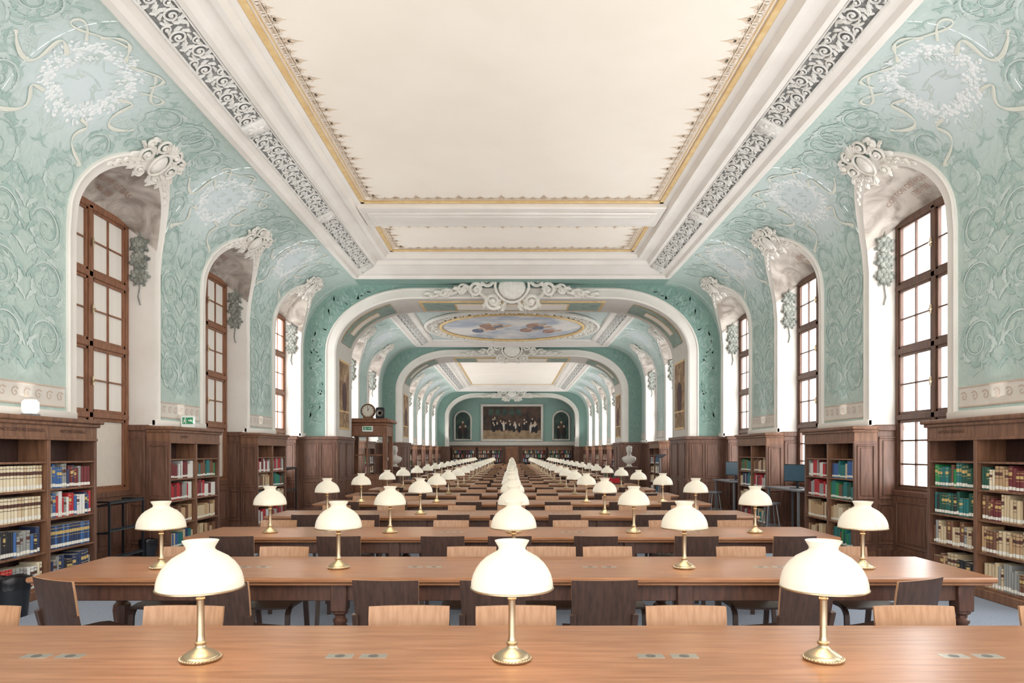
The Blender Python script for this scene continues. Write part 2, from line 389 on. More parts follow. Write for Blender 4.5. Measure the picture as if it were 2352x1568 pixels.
def make_wall(side,centers,y0,y1,detail):
    wall=MB(); wall.tint=[]
    mids=[(a+b)/2 for a,b in zip(centers,centers[1:])]
    if centers[0]-y0>2.2: mids=[centers[0]-1.725]+mids
    def tint(y,t):  # pale sky round the wreaths, with uplight glow painted into the colour
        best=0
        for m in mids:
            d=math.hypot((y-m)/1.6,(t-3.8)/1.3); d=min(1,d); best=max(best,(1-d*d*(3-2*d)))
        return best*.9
    def addcols(cols):
        rows=[];n=26
        for y,tl in cols:
            r=[]
            for k in range(n+1):
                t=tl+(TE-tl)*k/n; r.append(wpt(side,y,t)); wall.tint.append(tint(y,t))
            rows.append(r)
        wall.loft(rows)
    prev=y0
    for c in centers+[None]:
        e=(c-HWO) if c is not None else y1
        n=max(2,int((e-prev)/.12))
        if e>prev: addcols([(prev+(e-prev)*i/n,0) for i in range(n+1)])
        if c is None: break
        addcols([(c-HWO*math.cos(PI*i/30),tH(archO(HWO*math.cos(PI*i/30)))) for i in range(31)])
        prev=c+HWO
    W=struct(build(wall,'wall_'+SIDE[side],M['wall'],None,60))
    bo=MB();rv=MB();sf=MB()
    for c in centers:
        cur=[]
        for i in range(9): H=H0+(4.5-H0)*i/8; cur.append((-HWO,H,-HWI,H))
        for i in range(1,30):
            a=PI*i/30; do=-HWO*math.cos(a);di=-HWI*math.cos(a); cur.append((do,archO(do),di,archI(di)))
        for i in range(9): H=4.5-(4.5-H0)*i/8; cur.append((HWO,H,HWI,H))
        rows=[]
        for do,Ho,di,Hi in cur:
            r=[]
            for w,of in ((0,-.005),(0,.03),(.12,.045),(.3,.03),(.7,.03),(1,.03)):
                r.append(wpt(side,c+do+(di-do)*w,tH(Ho+(Hi-Ho)*w),of))
            rows.append(r)
        bo.loft(rows)
        rv.loft([[sflat(side,c+di,Hi,u/4) for u in range(5)] for do,Ho,di,Hi in cur[0:9]])
        rv.loft([[sflat(side,c+di,Hi,u/4) for u in range(5)] for do,Ho,di,Hi in cur[38:]])
        for dd in (-HWI,HWI): rv.loft([[sflat(side,c+dd,4.5,u/10) for u in range(11)],[soff(side,dd,c+dd,u/10) for u in range(11)]])
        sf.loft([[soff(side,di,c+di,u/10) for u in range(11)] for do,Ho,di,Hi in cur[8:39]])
    prev=y0
    for c in centers+[None]:
        e=(c-HWI) if c is not None else y1
        if e>prev: bo.bx(side*(XW-.05),side*(XW+.02),prev,e,1.93,2.03,.012)
        prev=(c+HWI) if c is not None else 0
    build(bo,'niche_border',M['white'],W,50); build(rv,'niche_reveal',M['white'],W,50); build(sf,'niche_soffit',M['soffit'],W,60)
    fz=MB(); prev=y0
    for c in centers+[None]:
        e=(c-HWO-.03) if c is not None else y1
        if e-prev>.3:
            a,b=prev+.03,e
            fz.cur=0; fz.bx(side*(XW-.008),side*(XW+.01),a,b,2.08,2.3)
            fz.cur=1
            for z in (2.075,2.30): fz.bx(side*(XW-.014),side*(XW+.01),a,b,z-.008,z+.008)
            n=int((b-a)/.16)
            for i in range(n):
                sp=spiral(a+(i+.5)*(b-a)/n,2.19-H0,.06,1.3,PI*.2,1,.016,14)
                fz.loft([[wpt(side,p[0],p[1],.012),wpt(side,q[0],q[1],.012)] for p,q in sp])
        prev=(c+HWO+.03) if c is not None else 0
    build(fz,'painted_frieze',[M['frieze'],M['friezepat']],W,0)
    def ok(pts):
        for pr in pts:
            for y,t in pr:
                if t<.42 or t>TE-.04 or y<y0+.03 or y>y1-.03: return False
                for c in centers:
                    d=abs(y-c)
                    if d<HWO+.02 and t<tH(archO(min(d,HWO)))+.04: return False
        return True
    orn=MB()
    def put(pts,mi,of):
        if not ok(pts): return
        orn.cur=mi
        orn.loft([[wpt(side,p[0],p[1],of),wpt(side,(p[0]+q[0])/2,(p[1]+q[1])/2,of+.002),wpt(side,q[0],q[1],of)] for p,q in pts])
    piers=[(a+b)/2 for a,b in zip(centers,centers[1:])]
    if centers[0]-y0>2.2: piers=[centers[0]-1.725]+piers
    rnd=random.Random(3)
    for pc in piers:
        for (dy,t0,R) in ((.33,.85,.26),(.36,1.5,.27),(.33,2.12,.25),(.5,2.75,.28),(.95,3.05,.26),(.78,3.3,.2),(1.35,3.5,.26),(1.15,4.1,.24),(1.6,4.2,.24)):
            for m in (-1,1):
                a0=PI*.9 if m>0 else PI*.1
                put(spiral(pc+m*dy,t0,R,1.35,a0,-m,.022),2,.009)
                put(spiral(pc+m*dy,t0,R-.03,1.3,a0,-m,.015),0,.007)
                for k in range(9 if detail else 3):
                    a=k*2*PI/9+.3
                    put(leaf(pc+m*dy+R*.95*math.cos(a),t0+R*.95*math.sin(a),a-m*1.25,.19,.06,(-m)*1.7,3),(1,0,2)[k%3],.008)
        if detail:
            for i in range(9):
                t0=.5+i*.25
                for m in (-1,1): put(leaf(pc+m*.01,t0,PI/2-m*.5,.24,.05,-m*.9,3),2 if i%2 else 0,.01)
        for k in range(620 if detail else 90):
            dy=rnd.uniform(0,1.72);t0=rnd.uniform(.45,TE-.1)
            an=2.2*math.sin(dy*3.1+t0*1.7)+1.3*math.cos(t0*2.6);Lh=rnd.uniform(.1,.22);W_=rnd.uniform(.018,.038);cu=rnd.uniform(-2.6,2.6);mi=rnd.choice((0,0,1,1,2))
            if math.hypot(dy/1.0,(t0-3.8)/.85)<.8:
                mi=2
                if rnd.random()<.35: continue
            for m in (-1,1):
                put(leaf(pc+m*dy,t0,an if m>0 else PI-an,Lh,W_,m*cu,3),mi,.003+.0003*(k%5))
    build(orn,'painted_scrollwork',[M['leafd'],M['leafm'],M['leafl']],W,0,False)
    for m in mids: wreath(side,m,W,detail)
    for c in centers:
        if c>8: garland(side,c,W)
    return W
# ---------------------------------------------------------------- ornaments
def scroll3(mb,f,cx,cy,R,turns,a0,d,r):
    n=int(14*turns)+4
    pts=[];rad=[]
    for i in range(n+1):
        u=i/n;a=a0+d*turns*2*PI*u;q=R*(1-.85*u);pts.append(f(cx+q*math.cos(a),cy+q*math.sin(a),r*.6+r*u));rad.append(r*(1-.35*u))
    mb.tube(pts,rad,5)
    mb.sphere(f(cx,cy,r*1.2),r*1.5,6,4)
def leaf3(mb,f,cx,cy,ang,L,W,curl,h):
    pts=leaf(cx,cy,ang,L,W,curl,2,6); rows=[]
    for i,(p,q) in enumerate(pts):
        u=i/6;m=((p[0]+q[0])/2,(p[1]+q[1])/2); hh=h*(.4+math.sin(PI*u)*.8)
        rows.append([f(p[0],p[1],.002),f((p[0]+m[0])/2,(p[1]+m[1])/2,hh),f(m[0],m[1],hh*.7),f((q[0]+m[0])/2,(q[1]+m[1])/2,hh),f(q[0],q[1],.002)])
    mb.loft(rows)
def make_cartouche(label,loc,U,V,N,w,h,name='carved_cartouche',wings=False,swag=None):
    U=Vector(U);V=Vector(V);N=Vector(N); f=lambda a,b,c:U*a+V*b+N*c
    root=thing(name,label,'carving',loc)
    k0=1.45 if wings else 1
    sh=MB(); sh.sphere(f(0,-.04*h,.02),(.12*w*k0,.24*h*(1.2 if wings else 1),.1*h),14,8,(U,V,N))
    sh.tube([f(.145*w*k0*math.cos(a)*(1+.12*math.sin(a)),-.04*h+.29*h*(1.2 if wings else 1)*math.sin(a),.03+.02*h) for a in [2*PI*i/26 for i in range(27)]],(.034 if wings else .026)*h,6)
    build(sh,'shield',M['carve'],root)
    SC=((.17,.3,.17,1.6,-1.2,-1),(.31,-.02,.19,1.6,2.0,1),(.2,-.36,.13,1.5,.6,1),(.42,.2,.1,1.4,-.5,-1))
    if wings: SC=((.16,.42,.17,1.7,-1.2,-1),(.32,.14,.26,1.7,2.0,1),(.24,-.36,.2,1.6,.6,1),(.45,-.1,.17,1.5,-.5,-1),(.4,.42,.12,1.5,.4,1))
    for sx in (-1,1):
        for cx,cy,R,tu,a0,d in SC:
            s=MB(); scroll3(s,lambda a,b,c:f(sx*a,b,c),cx*w,cy*h,R*h,tu,PI+a0,d,(.05 if wings else .036)*h); build(s,'scroll',M['carve'],root,70)
    lv=MB()
    for k in range(7):
        a=PI/2+(k-3)*.36; leaf3(lv,f,.03*w*math.cos(a),.2*h+.05*h*math.sin(a)+(.12*h if wings else 0),a,.3*h,(.12 if wings else .075)*h,0,.06*h)
    for sx in (-1,1):
        g=lambda a,b,c:f(sx*a,b,c)
        for cx,cy,an,L,W,cu in ((.16,.1,.6,.34,.1,-1.6),(.2,.12,-.3,.3,.1,1.8),(.3,.34,.4,.26,.08,-2),(.36,.1,.5,.26,.08,1.8),(.4,-.1,-.2,.28,.09,-1.6),(.25,-.22,-.5,.3,.09,1.6),(.08,-.34,-1.3,.24,.09,.8),(.28,-.38,-.2,.22,.08,-1.6),(.14,-.3,-.9,.3,.09,-1.2),(.44,.04,.9,.22,.07,-1.4)):
            leaf3(lv,g,cx*w,cy*h,an,L*h*1.1,W*h*1.25,cu,.05*h)
        if wings:
            for k in range(10):
                leaf3(lv,g,(.44+k*.06)*w,(-.05-.02*k)*h,.6 if k%2 else -.6,.28*h,.12*h,-1.4 if k%2 else 1.4,.05*h)
                leaf3(lv,g,(.08+k*.03)*w,(-.44+.02*k)*h,-1.2+.2*k,.22*h,.1*h,.9,.06*h)
                leaf3(lv,g,(.06+k*.035)*w,(.36-.01*k)*h,1.5-.2*k,.24*h,.1*h,-1.1,.06*h)
            scroll3(lv,g,.62*w,-.1*h,.15*h,1.4,PI,-1,.032*h); scroll3(lv,g,.84*w,-.16*h,.12*h,1.4,PI,1,.028*h)
    build(lv,'acanthus_spray',M['carve'],root,70)
    if swag:
        side,c=swag
        for sx in (-1,1):
            sw=MB(Matrix.Translation(-Vector(loc)))
            for k in range(9):
                d=sx*(.2+.055*k); Hm=(archO(d)+archI(d))/2; t=tH(Hm)
                g=lambda a,b,n:wpt(side,c+a,t+b,.03+n)
                an=(0 if sx>0 else PI)+(-sx)*(.25+.08*k)+(.5 if k%2 else -.5)
                leaf3(sw,g,d,0,an,.15-.006*k,.05,(-1)**k*1.2,.025)
            build(sw,'leaf_swag',M['carve'],root,70)
# ---------------------------------------------------------------- ceiling tray
def tray(y0,y1,rings,flatH,band=(5,6),fm='ceil'):
    XO=rings[0][0]
    def ring(X,H): i=XO-X; return [(-X,y0+i,H),(X,y0+i,H),(X,y1-i,H),(-X,y1-i,H)]
    m=MB(); rows=[ring(X,H) for X,H in rings]
    m.loft(rows[:band[0]+1],True); m.loft(rows[band[1]:],True)
    Xl,Hl=rings[-1]; i=XO-Xl
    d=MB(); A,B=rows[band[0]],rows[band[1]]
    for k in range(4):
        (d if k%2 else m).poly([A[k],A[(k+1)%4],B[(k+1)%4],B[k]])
    flat=MB()
    flat.poly([(-Xl,y0+i,flatH),(Xl,y0+i,flatH),(Xl,y1-i,flatH),(-Xl,y1-i,flatH)])
    m.loft([ring(Xl,Hl),ring(Xl,flatH)],True)
    C=struct(build(flat,'ceiling',M[fm],None,0,False))
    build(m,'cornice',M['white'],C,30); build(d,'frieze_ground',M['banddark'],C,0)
    return C
def band_relief(C,y0,y1,rings,band,blocks,per=.3):
    (Xa,Ha),(Xb,Hb)=rings[band[0]],rings[band[1]]; XO=rings[0][0]
    wd=math.hypot(Xa-Xb,Hb-Ha); mb=MB()
    def run(f,L,blk):
        n=max(1,int(L/per)); p=L/n
        for i in range(n):
            a=(i+.5)*p; dn=1 if i%2 else -1
            scroll3(mb,f,a,wd*.5+dn*wd*.12,wd*.28,1.6,PI*(.5 if dn>0 else -.5),dn,.014)
            scroll3(mb,f,a+p*.5,wd*.5-dn*wd*.27,wd*.17,1.3,PI*(-.5 if dn>0 else .5),-dn,.011)
            for k in range(7):
                an=k*.9+.4*dn; leaf3(mb,f,a+wd*.25*math.cos(an),wd*.5+dn*wd*.12+wd*.25*math.sin(an),an+dn*.9,.11,.036,dn*1.4,.02)
            leaf3(mb,f,a+p*.42,wd*.5,PI*.5*dn+.3,.15,.04,-1.4*dn,.02)
            leaf3(mb,f,a-p*.4,wd*.5-dn*wd*.4,PI*.5*dn-.5,.14,.04,1.4*dn,.02)
            leaf3(mb,f,a+p*.1,wd*.5-dn*wd*.32,.4,.14,.04,1.0*dn,.02)
            leaf3(mb,f,a-p*.2,wd*.5-dn*wd*.3,2.6,.12,.035,-1.0*dn,.02)
        for vv in (.012,wd-.012): mb.obox(f(L/2,vv,.01),f(L/2,.012,.01)-f(0,.012,.01),(f(L/2,1,0)-f(L/2,0,0))*.01,(f(L/2,0,1)-f(L/2,0,0))*.012)
        for b in blk:
            if 0<b<L:
                c=f(b,wd/2,.02); e1=(f(b+1,wd/2,.02)-c);e2=(f(b,wd/2+1,.02)-c);e3=f(b,wd/2,1.02)-c
                mb.obox(c,e1*.13,e2*wd*.5,e3*.03,.01); mb.sphere(f(b,wd/2,.05),(.08,.09,.03),10,6,(e1,e2,e3))
                for k in range(8): leaf3(mb,lambda x,y,n:f(x,y,n+.05),b,wd/2,k*PI/4,.12,.05,.3,.02)
    for s in (-1,1):
        e=Vector((-s*(Xa-Xb),0,Hb-Ha))/wd; nn=Vector((-s*(Hb-Ha),0,-(Xa-Xb)))/wd; nn=-nn if nn.z>0 else nn
        ya=y0+XO-Xa;L=(y1-XO+Xa)-ya
        run(lambda a,b,n,s=s,e=e,nn=nn:Vector((s*Xa,ya+a,Ha))+e*b+nn*n,L,[c-ya for c in blocks])
    build(mb,'carved_frieze',M['filigree'],C,70)
def gold_panel(C,y0,y1,X,H,stencil=True,near=True):
    g=MB(); w=.08
    for s in (-1,1):
        g.bx(s*X,s*(X-w),y0,y1,H-.025,H-.002,.008); g.bx(s*(X-w-.03),s*(X-w-.042),y0+w,y1-w,H-.008,H-.002)
    for y,d in ((y1,-1),)+(((y0,1),) if near else ()):
        g.bx(-X,X,min(y,y+d*w),max(y,y+d*w),H-.025,H-.002,.008); g.bx(-X+w,X-w,min(y+d*(w+.03),y+d*(w+.042)),max(y+d*(w+.03),y+d*(w+.042)),H-.008,H-.002)
    build(g,'gilded_moulding',M['gold'],C)
    if not stencil: return
    st=MB()
    def motif(f,a,k):
        L=(.3,.17,.24,.17)[k%4]
        def pl(pts): st.loft([[f(a+p[0],p[1]),f(a+q[0],q[1])] for p,q in pts])
        pl(leaf(0,.03,PI/2,L,.036,0,2,8))
        for m in (-1,1):
            pl(leaf(m*.01,.05,PI/2-m*.7,L*.5,.03,m*1.8,2,8))
            pl(leaf(m*.01,.03,PI/2-m*1.1,.09,.026,m*1.2,1,6))
            pl(spiral(m*.06,.05,.045,1.3,PI*.5,-m,.011,14))
            pl(spiral(m*.045,.115,.03,1.3,-PI*.3,m,.009,12))
            if k%2==0:
                pl(leaf(0,L*.5,PI/2-m*.8,.1,.022,m*1.5,1,6)); pl(spiral(m*.045,L*.6,.03,1.2,-PI*.5,m,.009,10))
        pl([((-.095,.01),(-.095,.0)),((.095,.01),(.095,.0))]); pl([((-.095,.098),(-.095,.091)),((.095,.098),(.095,.091))])
    q=w+.045;pitch=.19
    for s in (-1,1):
        n=int((y1-y0-.5)/pitch)
        for k in range(n): motif(lambda a,b,s=s:Vector((s*(X-q-b),a,H-.004)),y1-.35-k*pitch,k)
    n=int((2*X-.5)/pitch)
    for y,d in ((y1,-1),)+(((y0,1),) if near else ()):
        for k in range(n+1): motif(lambda a,b:Vector((a,y+d*(q+b*.85),H-.004)),-X+.3+k*(2*X-.6)/n,k)
    build(st,'stencilled_border',M['stencil'],C,0,False)
# ---------------------------------------------------------------- arches
AXI,AHT=4.45,5.43
def arch_curve(off=0,n=14):
    xc,hc=2.5,4.08; a=AXI-xc+off;b=AHT-hc+off; pts=[]
    for i in range(7): pts.append((xc+a,hc*i/6,0,i))
    for i in range(1,n+1):
        p=PI/2*i/n; pts.append((xc+a*math.cos(p),hc+b*math.sin(p),p,99))
    return [(-x,h,p,i) for x,h,p,i in pts]+[(x,h,p,i) for x,h,p,i in reversed(pts)]
def make_arch(y0,y1,leaves=0):
    w=MB(); xc,hc=2.5,4.08
    def outer(x,p,h):
        s=1 if x>0 else -1
        if p==0: return (s*5.7,h)
        q=p/(PI/2)
        if q<.5: return (s*5.7,hc+(6.5-hc)*q*2)
        return (s*(5.7-(5.7-xc)*(q-.5)*2),6.5)
    for y in (y0,y1):
        rows=[]
        for (x,h,p,i) in arch_curve(.1):
            X,H=outer(x,p,h); rows.append([(x+(X-x)*k/4,y,h+(H-h)*k/4) for k in range(5)])
        w.loft(rows)
    w.tint=[0]*len(w.v)
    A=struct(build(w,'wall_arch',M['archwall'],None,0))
    if leaves:
        lf=MB(); rnd=random.Random(8)
        def good(pts):
            for pr in pts:
                for x,h in pr:
                    a=abs(x)
                    if h<2.2 or h>5.74 or a>5.2: return False
                    if h>HS and a>XC+EA*math.sqrt(max(0,1-((h-HS)/EB)**2))-.06: return False
                    if h<=hc:
                        if a<AXI+.3: return False
                    elif a<xc:
                        if h<AHT+.3: return False
                    elif ((a-xc)/(AXI-xc+.3))**2+((h-hc)/(AHT-hc+.3))**2<1: return False
            return True
        for k in range(leaves):
            x=rnd.uniform(3.2,5.2);h=rnd.uniform(2.2,5.75);an=2.2*math.sin(x*3+h*2);L=rnd.uniform(.12,.22);W_=rnd.uniform(.025,.05);cu=rnd.uniform(-2.2,2.2);mi=rnd.choice((0,0,1))
            for m in (-1,1):
                pts=leaf(m*x,h,an if m>0 else PI-an,L,W_,m*cu,3)
                if good(pts): lf.cur=mi; lf.loft([[(p[0],y0-.006-.0006*(k%5),p[1]),(q[0],y0-.006-.0006*(k%5),q[1])] for p,q in pts])
        build(lf,'painted_scrollwork',[M['archleafd'],M['archleafl']],A,0,False)
    so=MB(); so.loft([[(x,y0+(y1-y0)*k/4,h) for k in range(5)] for x,h,p,i in arch_curve()]); build(so,'arch_soffit',M['frieze'],A,60)
    mo=MB()
    for y,d in ((y0,-1),(y1,1)):
        rows=[]
        c0=arch_curve(0);c1=arch_curve(.27)
        for (a,b) in zip(c0,c1):
            f=lambda u,o:(a[0]+(b[0]-a[0])*u,y+d*o,a[1]+(b[1]-a[1])*u)
            rows.append([f(0,-.01),f(0,.04),f(.15,.06),f(.25,.05),f(.8,.05),f(.88,.075),f(1,.06),f(1,-.01)])
        mo.loft(rows)
    build(mo,'arch_moulding',M['white'],A,45)
    pn=MB(); yc0,yc1=y0+.3,y1-.3
    def strip(sel,mi,o,ya=None,yb=None):
        pn.cur=mi; ya=ya or yc0; yb=yb or yc1; cv=arch_curve(-o); rows=[[(cv[k][0],ya,cv[k][1]),(cv[k][0],(ya+yb)/2,cv[k][1]),(cv[k][0],yb,cv[k][1])] for k in sel]; pn.loft(rows)
    N=21
    for base in (0,1):
        idx=lambda k:(k if base==0 else 2*N-1-k)
        cvx=(-1 if base==0 else 1)
        pn.cur=0; pn.bx(cvx*(AXI-.012),cvx*(AXI),yc0,yc1,2.15,3.95); pn.cur=1
        for z0,z1 in ((2.15,2.2),(3.9,3.95),(2.6,2.64)): pn.bx(cvx*(AXI-.02),cvx*AXI,yc0,yc1,z0,z1)
        yc=(yc0+yc1)/2
        pn.cur=3; pn.sphere((cvx*(AXI-.015),yc,2.98),(.01,.26,.42),10,7); pn.sphere((cvx*(AXI-.017),yc-.14,3.15),(.01,.12,.2),8,6); pn.cur=4; pn.sphere((cvx*(AXI-.018),yc,3.5),(.01,.09,.11),8,6)
        strip([idx(k) for k in range(8,18)],1,.01,yc0-.04,yc1+.04); strip([idx(k) for k in range(8,18)],2,.016)
        if y1-y0>1: strip([idx(k) for k in range(10,16)],1,.02,yc-.22,yc+.22); strip([idx(k) for k in range(10,16)],5,.026,yc-.16,yc+.16)
    pn.cur=1; pn.bx(-2.4,2.4,yc0-.05,yc1+.05,AHT-.03,AHT-.005); pn.cur=2; pn.bx(-2.32,2.32,yc0+.03,yc1-.03,AHT-.036,AHT-.005)
    pn.cur=1; pn.bx(-1.5,1.5,yc0+.12,yc1-.12,AHT-.04,AHT-.005); pn.cur=5; pn.bx(-1.45,1.45,yc0+.17,yc1-.17,AHT-.046,AHT-.005)
    build(pn,'painted_panel',[M['ochre'],M['gold'],M['greenpanel'],M['robe'],M['paintskin'],M['ceil']],A,0)
    for s in (-1,1):
        d=MB(); d.bx(s*4.40,s*5.7,y0-.1,y1+.1,0,1.93,.01); d.bx(s*4.36,s*5.7,y0-.14,y1+.14,1.87,1.95,.01); d.bx(s*4.37,s*5.7,y0-.13,y1+.13,0,.14,.01)
        x0=4.44 if s>0 else -5.26
        for k in range(2):
            for z,h in ((.2,.62),(.88,.92)): panelframe(d,(x0+.02+k*.41,y0-.1,z),(1,0,0),(0,0,1),(0,-1,0),.37,h)
        for k in range(2):
            for z,h in ((.2,.62),(.88,.92)): panelframe(d,(s*4.40,y0+.06+k*(y1-y0)*.48,z),(0,1,0),(0,0,1),(-s,0,0),(y1-y0)*.42,h)
        trim(d,M['woodred'])
    return A
# ================================================================= BUILD THE ROOM
fl=MB(); fl.bx(-5.8,5.8,-1.5,50.2,-.05,0); struct(build(fl,'floor',M['carpet'],None,0))
SEC1=[2.2,5.65,9.1,12.55,16.0]; SEC2=[22.3,25.75]; SEC3=[31.7,35.15,38.6,42.05,45.5]
for side in (-1,1):
    make_wall(side,SEC1,-1.2,17.3,True)
    make_wall(side,SEC2,18.9,27.7,False)
    make_wall(side,SEC3,29.5,48.0,False)
    for c in SEC1: make_window(side,c,side<0 and c<14)
    for c in SEC2+SEC3: make_window(side,c,False)
RINGS=[(3.86,5.78),(3.81,5.74),(3.72,5.73),(3.68,5.79),(3.60,5.81),(3.58,5.82),(3.28,5.96),(3.26,5.93),(3.18,5.92),(3.13,6.0),(2.99,6.02),(2.96,5.98),(2.89,5.98),(2.85,6.07),(2.77,6.10)]
C1=tray(-1.2,16.6,RINGS,6.12); band_relief(C1,-1.2,16.6,RINGS,(5,6),SEC1)
gold_panel(C1,-.1,12.5,2.77,6.12,True,False); gold_panel(C1,13.58,15.5,2.77,6.12)
bmx=MB(); bmx.bx(-2.85,2.85,12.53,13.55,6.02,6.14,.02); bmx.bx(-2.7,2.7,12.72,13.36,5.98,6.03,.02); bmx.bx(-2.6,2.6,12.84,13.24,5.965,5.99,.01); build(bmx,'ceiling_beam',M['white'],C1)
R2=[(3.86,5.78),(3.81,5.74),(3.72,5.73),(3.68,5.76),(3.60,5.77),(3.58,5.78),(3.28,5.88),(3.26,5.85),(3.1,5.86),(3.06,5.9)]
C2=tray(19.9,27.3,R2,5.92,(5,6),'palegrey'); band_relief(C2,19.9,27.3,R2,(5,6),[])
C3=tray(30.2,47.2,RINGS,6.12); band_relief(C3,30.2,47.2,RINGS,(5,6),[],.6)
gold_panel(C3,31.4,46.1,2.77,6.12,False)
ce=MB()
for a,b in ((16.6,17.32),(18.88,19.9),(27.3,27.72),(29.48,30.2),(47.2,48.02)): ce.bx(-3.9,3.9,a,b,5.785,5.82)
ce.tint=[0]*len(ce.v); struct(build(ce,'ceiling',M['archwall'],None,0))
ov=thing('ceiling_painting','round painted sky with drifting clouds and figures in the middle ceiling','painting',(0,23.7,5.88))
c=MB(); c.lathe([(0,0),(2.4,0),(2.4,-.01),(0,-.012)],48,caps=False); build(c,'canvas',M['sky'],ov,0)
c=MB(); c.tube([(2.46*math.cos(a),2.46*math.sin(a),-.04) for a in [2*PI*i/64 for i in range(65)]],.05,8); build(c,'gilded_rim',M['gold'],ov)
c=MB()
c.tube([(2.97*math.cos(a),2.97*math.sin(a),-.03) for a in [2*PI*i/64 for i in range(65)]],.06,8)
for i in range(56):
    a=2*PI*i/56; f=lambda x,y,n,a=a:Vector((math.cos(a)*(2.73+y)-math.sin(a)*x,math.sin(a)*(2.73+y)+math.cos(a)*x,.0-n))
    scroll3(c,f,0,0,.14,1.3,0,1 if i%2 else -1,.03); leaf3(c,f,.1,.08,1,.2,.1,1,.05); leaf3(c,f,-.1,-.08,4,.2,.1,1,.05)
build(c,'carved_frame',M['carve'],ov,70)
c=MB()
for (x,y,k) in ((-.9,-.3,0),(-.75,.1,0),(-.5,-.2,1),(.7,-.4,0),(.9,0,1),(.5,.5,0),(-1.2,.6,1),(1.3,.7,0)):
    c.cur=k; c.sphere((x,y,-.015),(.24,.4,.012),10,5); c.cur=2; c.sphere((x+.1,y-.42,-.02),(.1,.12,.012),8,5); c.tube([(x+.2,y-.1,-.02),(x+.45,y-.3,-.02)],.04,5)
build(c,'painted_figure',[M['figred'],M['figblue'],M['paintskin']],ov)
make_arch(17.3,18.9,1300); make_arch(27.7,29.5,300); make_arch(48.0,48.6)
make_cartouche('largest cream carved cartouche crowning the first wide arch',(0,17.1,5.72),(1,0,0),(0,-.25,.97),(0,-.97,-.25),2.0,1.05,wings=True)
make_cartouche('cream carved cartouche crowning the second arch beyond the round painting',(0,27.5,5.68),(1,0,0),(0,-.25,.97),(0,-.97,-.25),1.9,.9,wings=True)
make_cartouche('smallest cream carved cartouche crowning the farthest arch above the big painting',(0,47.8,5.66),(1,0,0),(0,-.25,.97),(0,-.97,-.25),2.0,.95,wings=True)
for side in (-1,1):
    for i,c in enumerate(SEC1[2:]+SEC2+SEC3):
        t=tH(5.44); p=wpt(side,c,t,.03); N=(wpt(side,c,t,.2)-p).normalized(); V=(wpt(side,c,t+.05)-wpt(side,c,t-.05)).normalized()
        make_cartouche('white carved scroll cartouche above the %s %s window from the front'%(ORD[i+1],SIDE[side]),p,(0,1,0),V,N,.9,.62,swag=(side,c))
def soffit_text(side,c,body,size,u0):
    me=textmesh(body,size)
    for v in me.vertices:
        x,y=v.co.x,v.co.y; d=x*(1 if side<0 else -1); dd=max(-.86,min(.86,d)); u=u0-y/.75-.25*(dd*dd); u=max(.02,min(.97,u))
        p=soff(side,dd,c+dd,u); q=soff(side,dd,c+dd,max(0,u-.03))
        tg=(q-p).normalized(); n=Vector((-side*abs(tg.z),0,-abs(tg.x))).normalized(); v.co=p+n*.02
    me.materials.append(M['ink']); TR[0]+=1; struct(obj('trim_%d'%TR[0],me))
for side,c,a,b in ((-1,9.1,'PHILIPPE LE BAS','1848-1860'),(1,9.1,'COTTON DES HOUSSAYES','1780-1783'),(-1,12.55,'RENIER','1860-1885'),(1,12.55,'AERON','1780')):
    soffit_text(side,c,a,.115 if len(a)<16 else .098,.66); soffit_text(side,c,b,.085,.80)
def pier_spans(cs,y0,y1):
    out=[];prev=y0
    for c in cs: out.append((prev,c-HWI)); prev=c+HWI
    out.append((prev,y1)); return out
CASES=[]
for cs,y0,y1 in ((SEC1,-1.2,17.2),(SEC2,19.0,27.6),(SEC3,29.6,47.9)):
    for s in (-1,1):
        d=MB(); d.bx(s*5.58,s*5.72,y0,y1,0,.98,.01); d.bx(s*5.55,s*5.72,y0,y1,0,.12,.01); d.bx(s*5.56,s*5.72,y0,y1,.92,1.0,.01)
        for c in cs:
            for k in (-1,1): panelframe(d,(s*5.58,c+(-.8 if k<0 else .05),.2),(0,1,0),(0,0,1),(-s,0,0),.75,.65)
        trim(d,M['woodred'])
        for a,b in pier_spans(cs,y0,y1):
            d=MB(); d.bx(s*5.345,s*5.74,a,b,0,1.9,.01); d.bx(s*5.31,s*5.74,a-.03,b+.03,1.86,1.95,.012); d.bx(s*5.32,s*5.74,a-.02,b+.02,0,.14,.01)
            xs=5.37 if s>0 else -5.68
            for z,h in ((.2,.6),(.86,.92)):
                panelframe(d,(xs,a,z),(1,0,0),(0,0,1),(0,-1,0),.31,h)
            if b-a<1.2 or b-a>2.3:
                n=max(1,int((b-a)/.6))
                for k in range(n):
                    for z,h in ((.2,.6),(.86,.92)): panelframe(d,(s*5.345,a+.05+k*(b-a)/n,z),(0,1,0),(0,0,1),(-s,0,0),(b-a)/n-.1,h)
            trim(d,M['woodred'])
            if 1.2<=b-a<=2.3:
                CASES.append((s,(a+b)/2))
                area('case_uplight',(s*4.96,(a+b)/2,1.98),(-s*.6,0,1),.2,1.3,22 if a<17 else 24,(1,.985,.96),105)
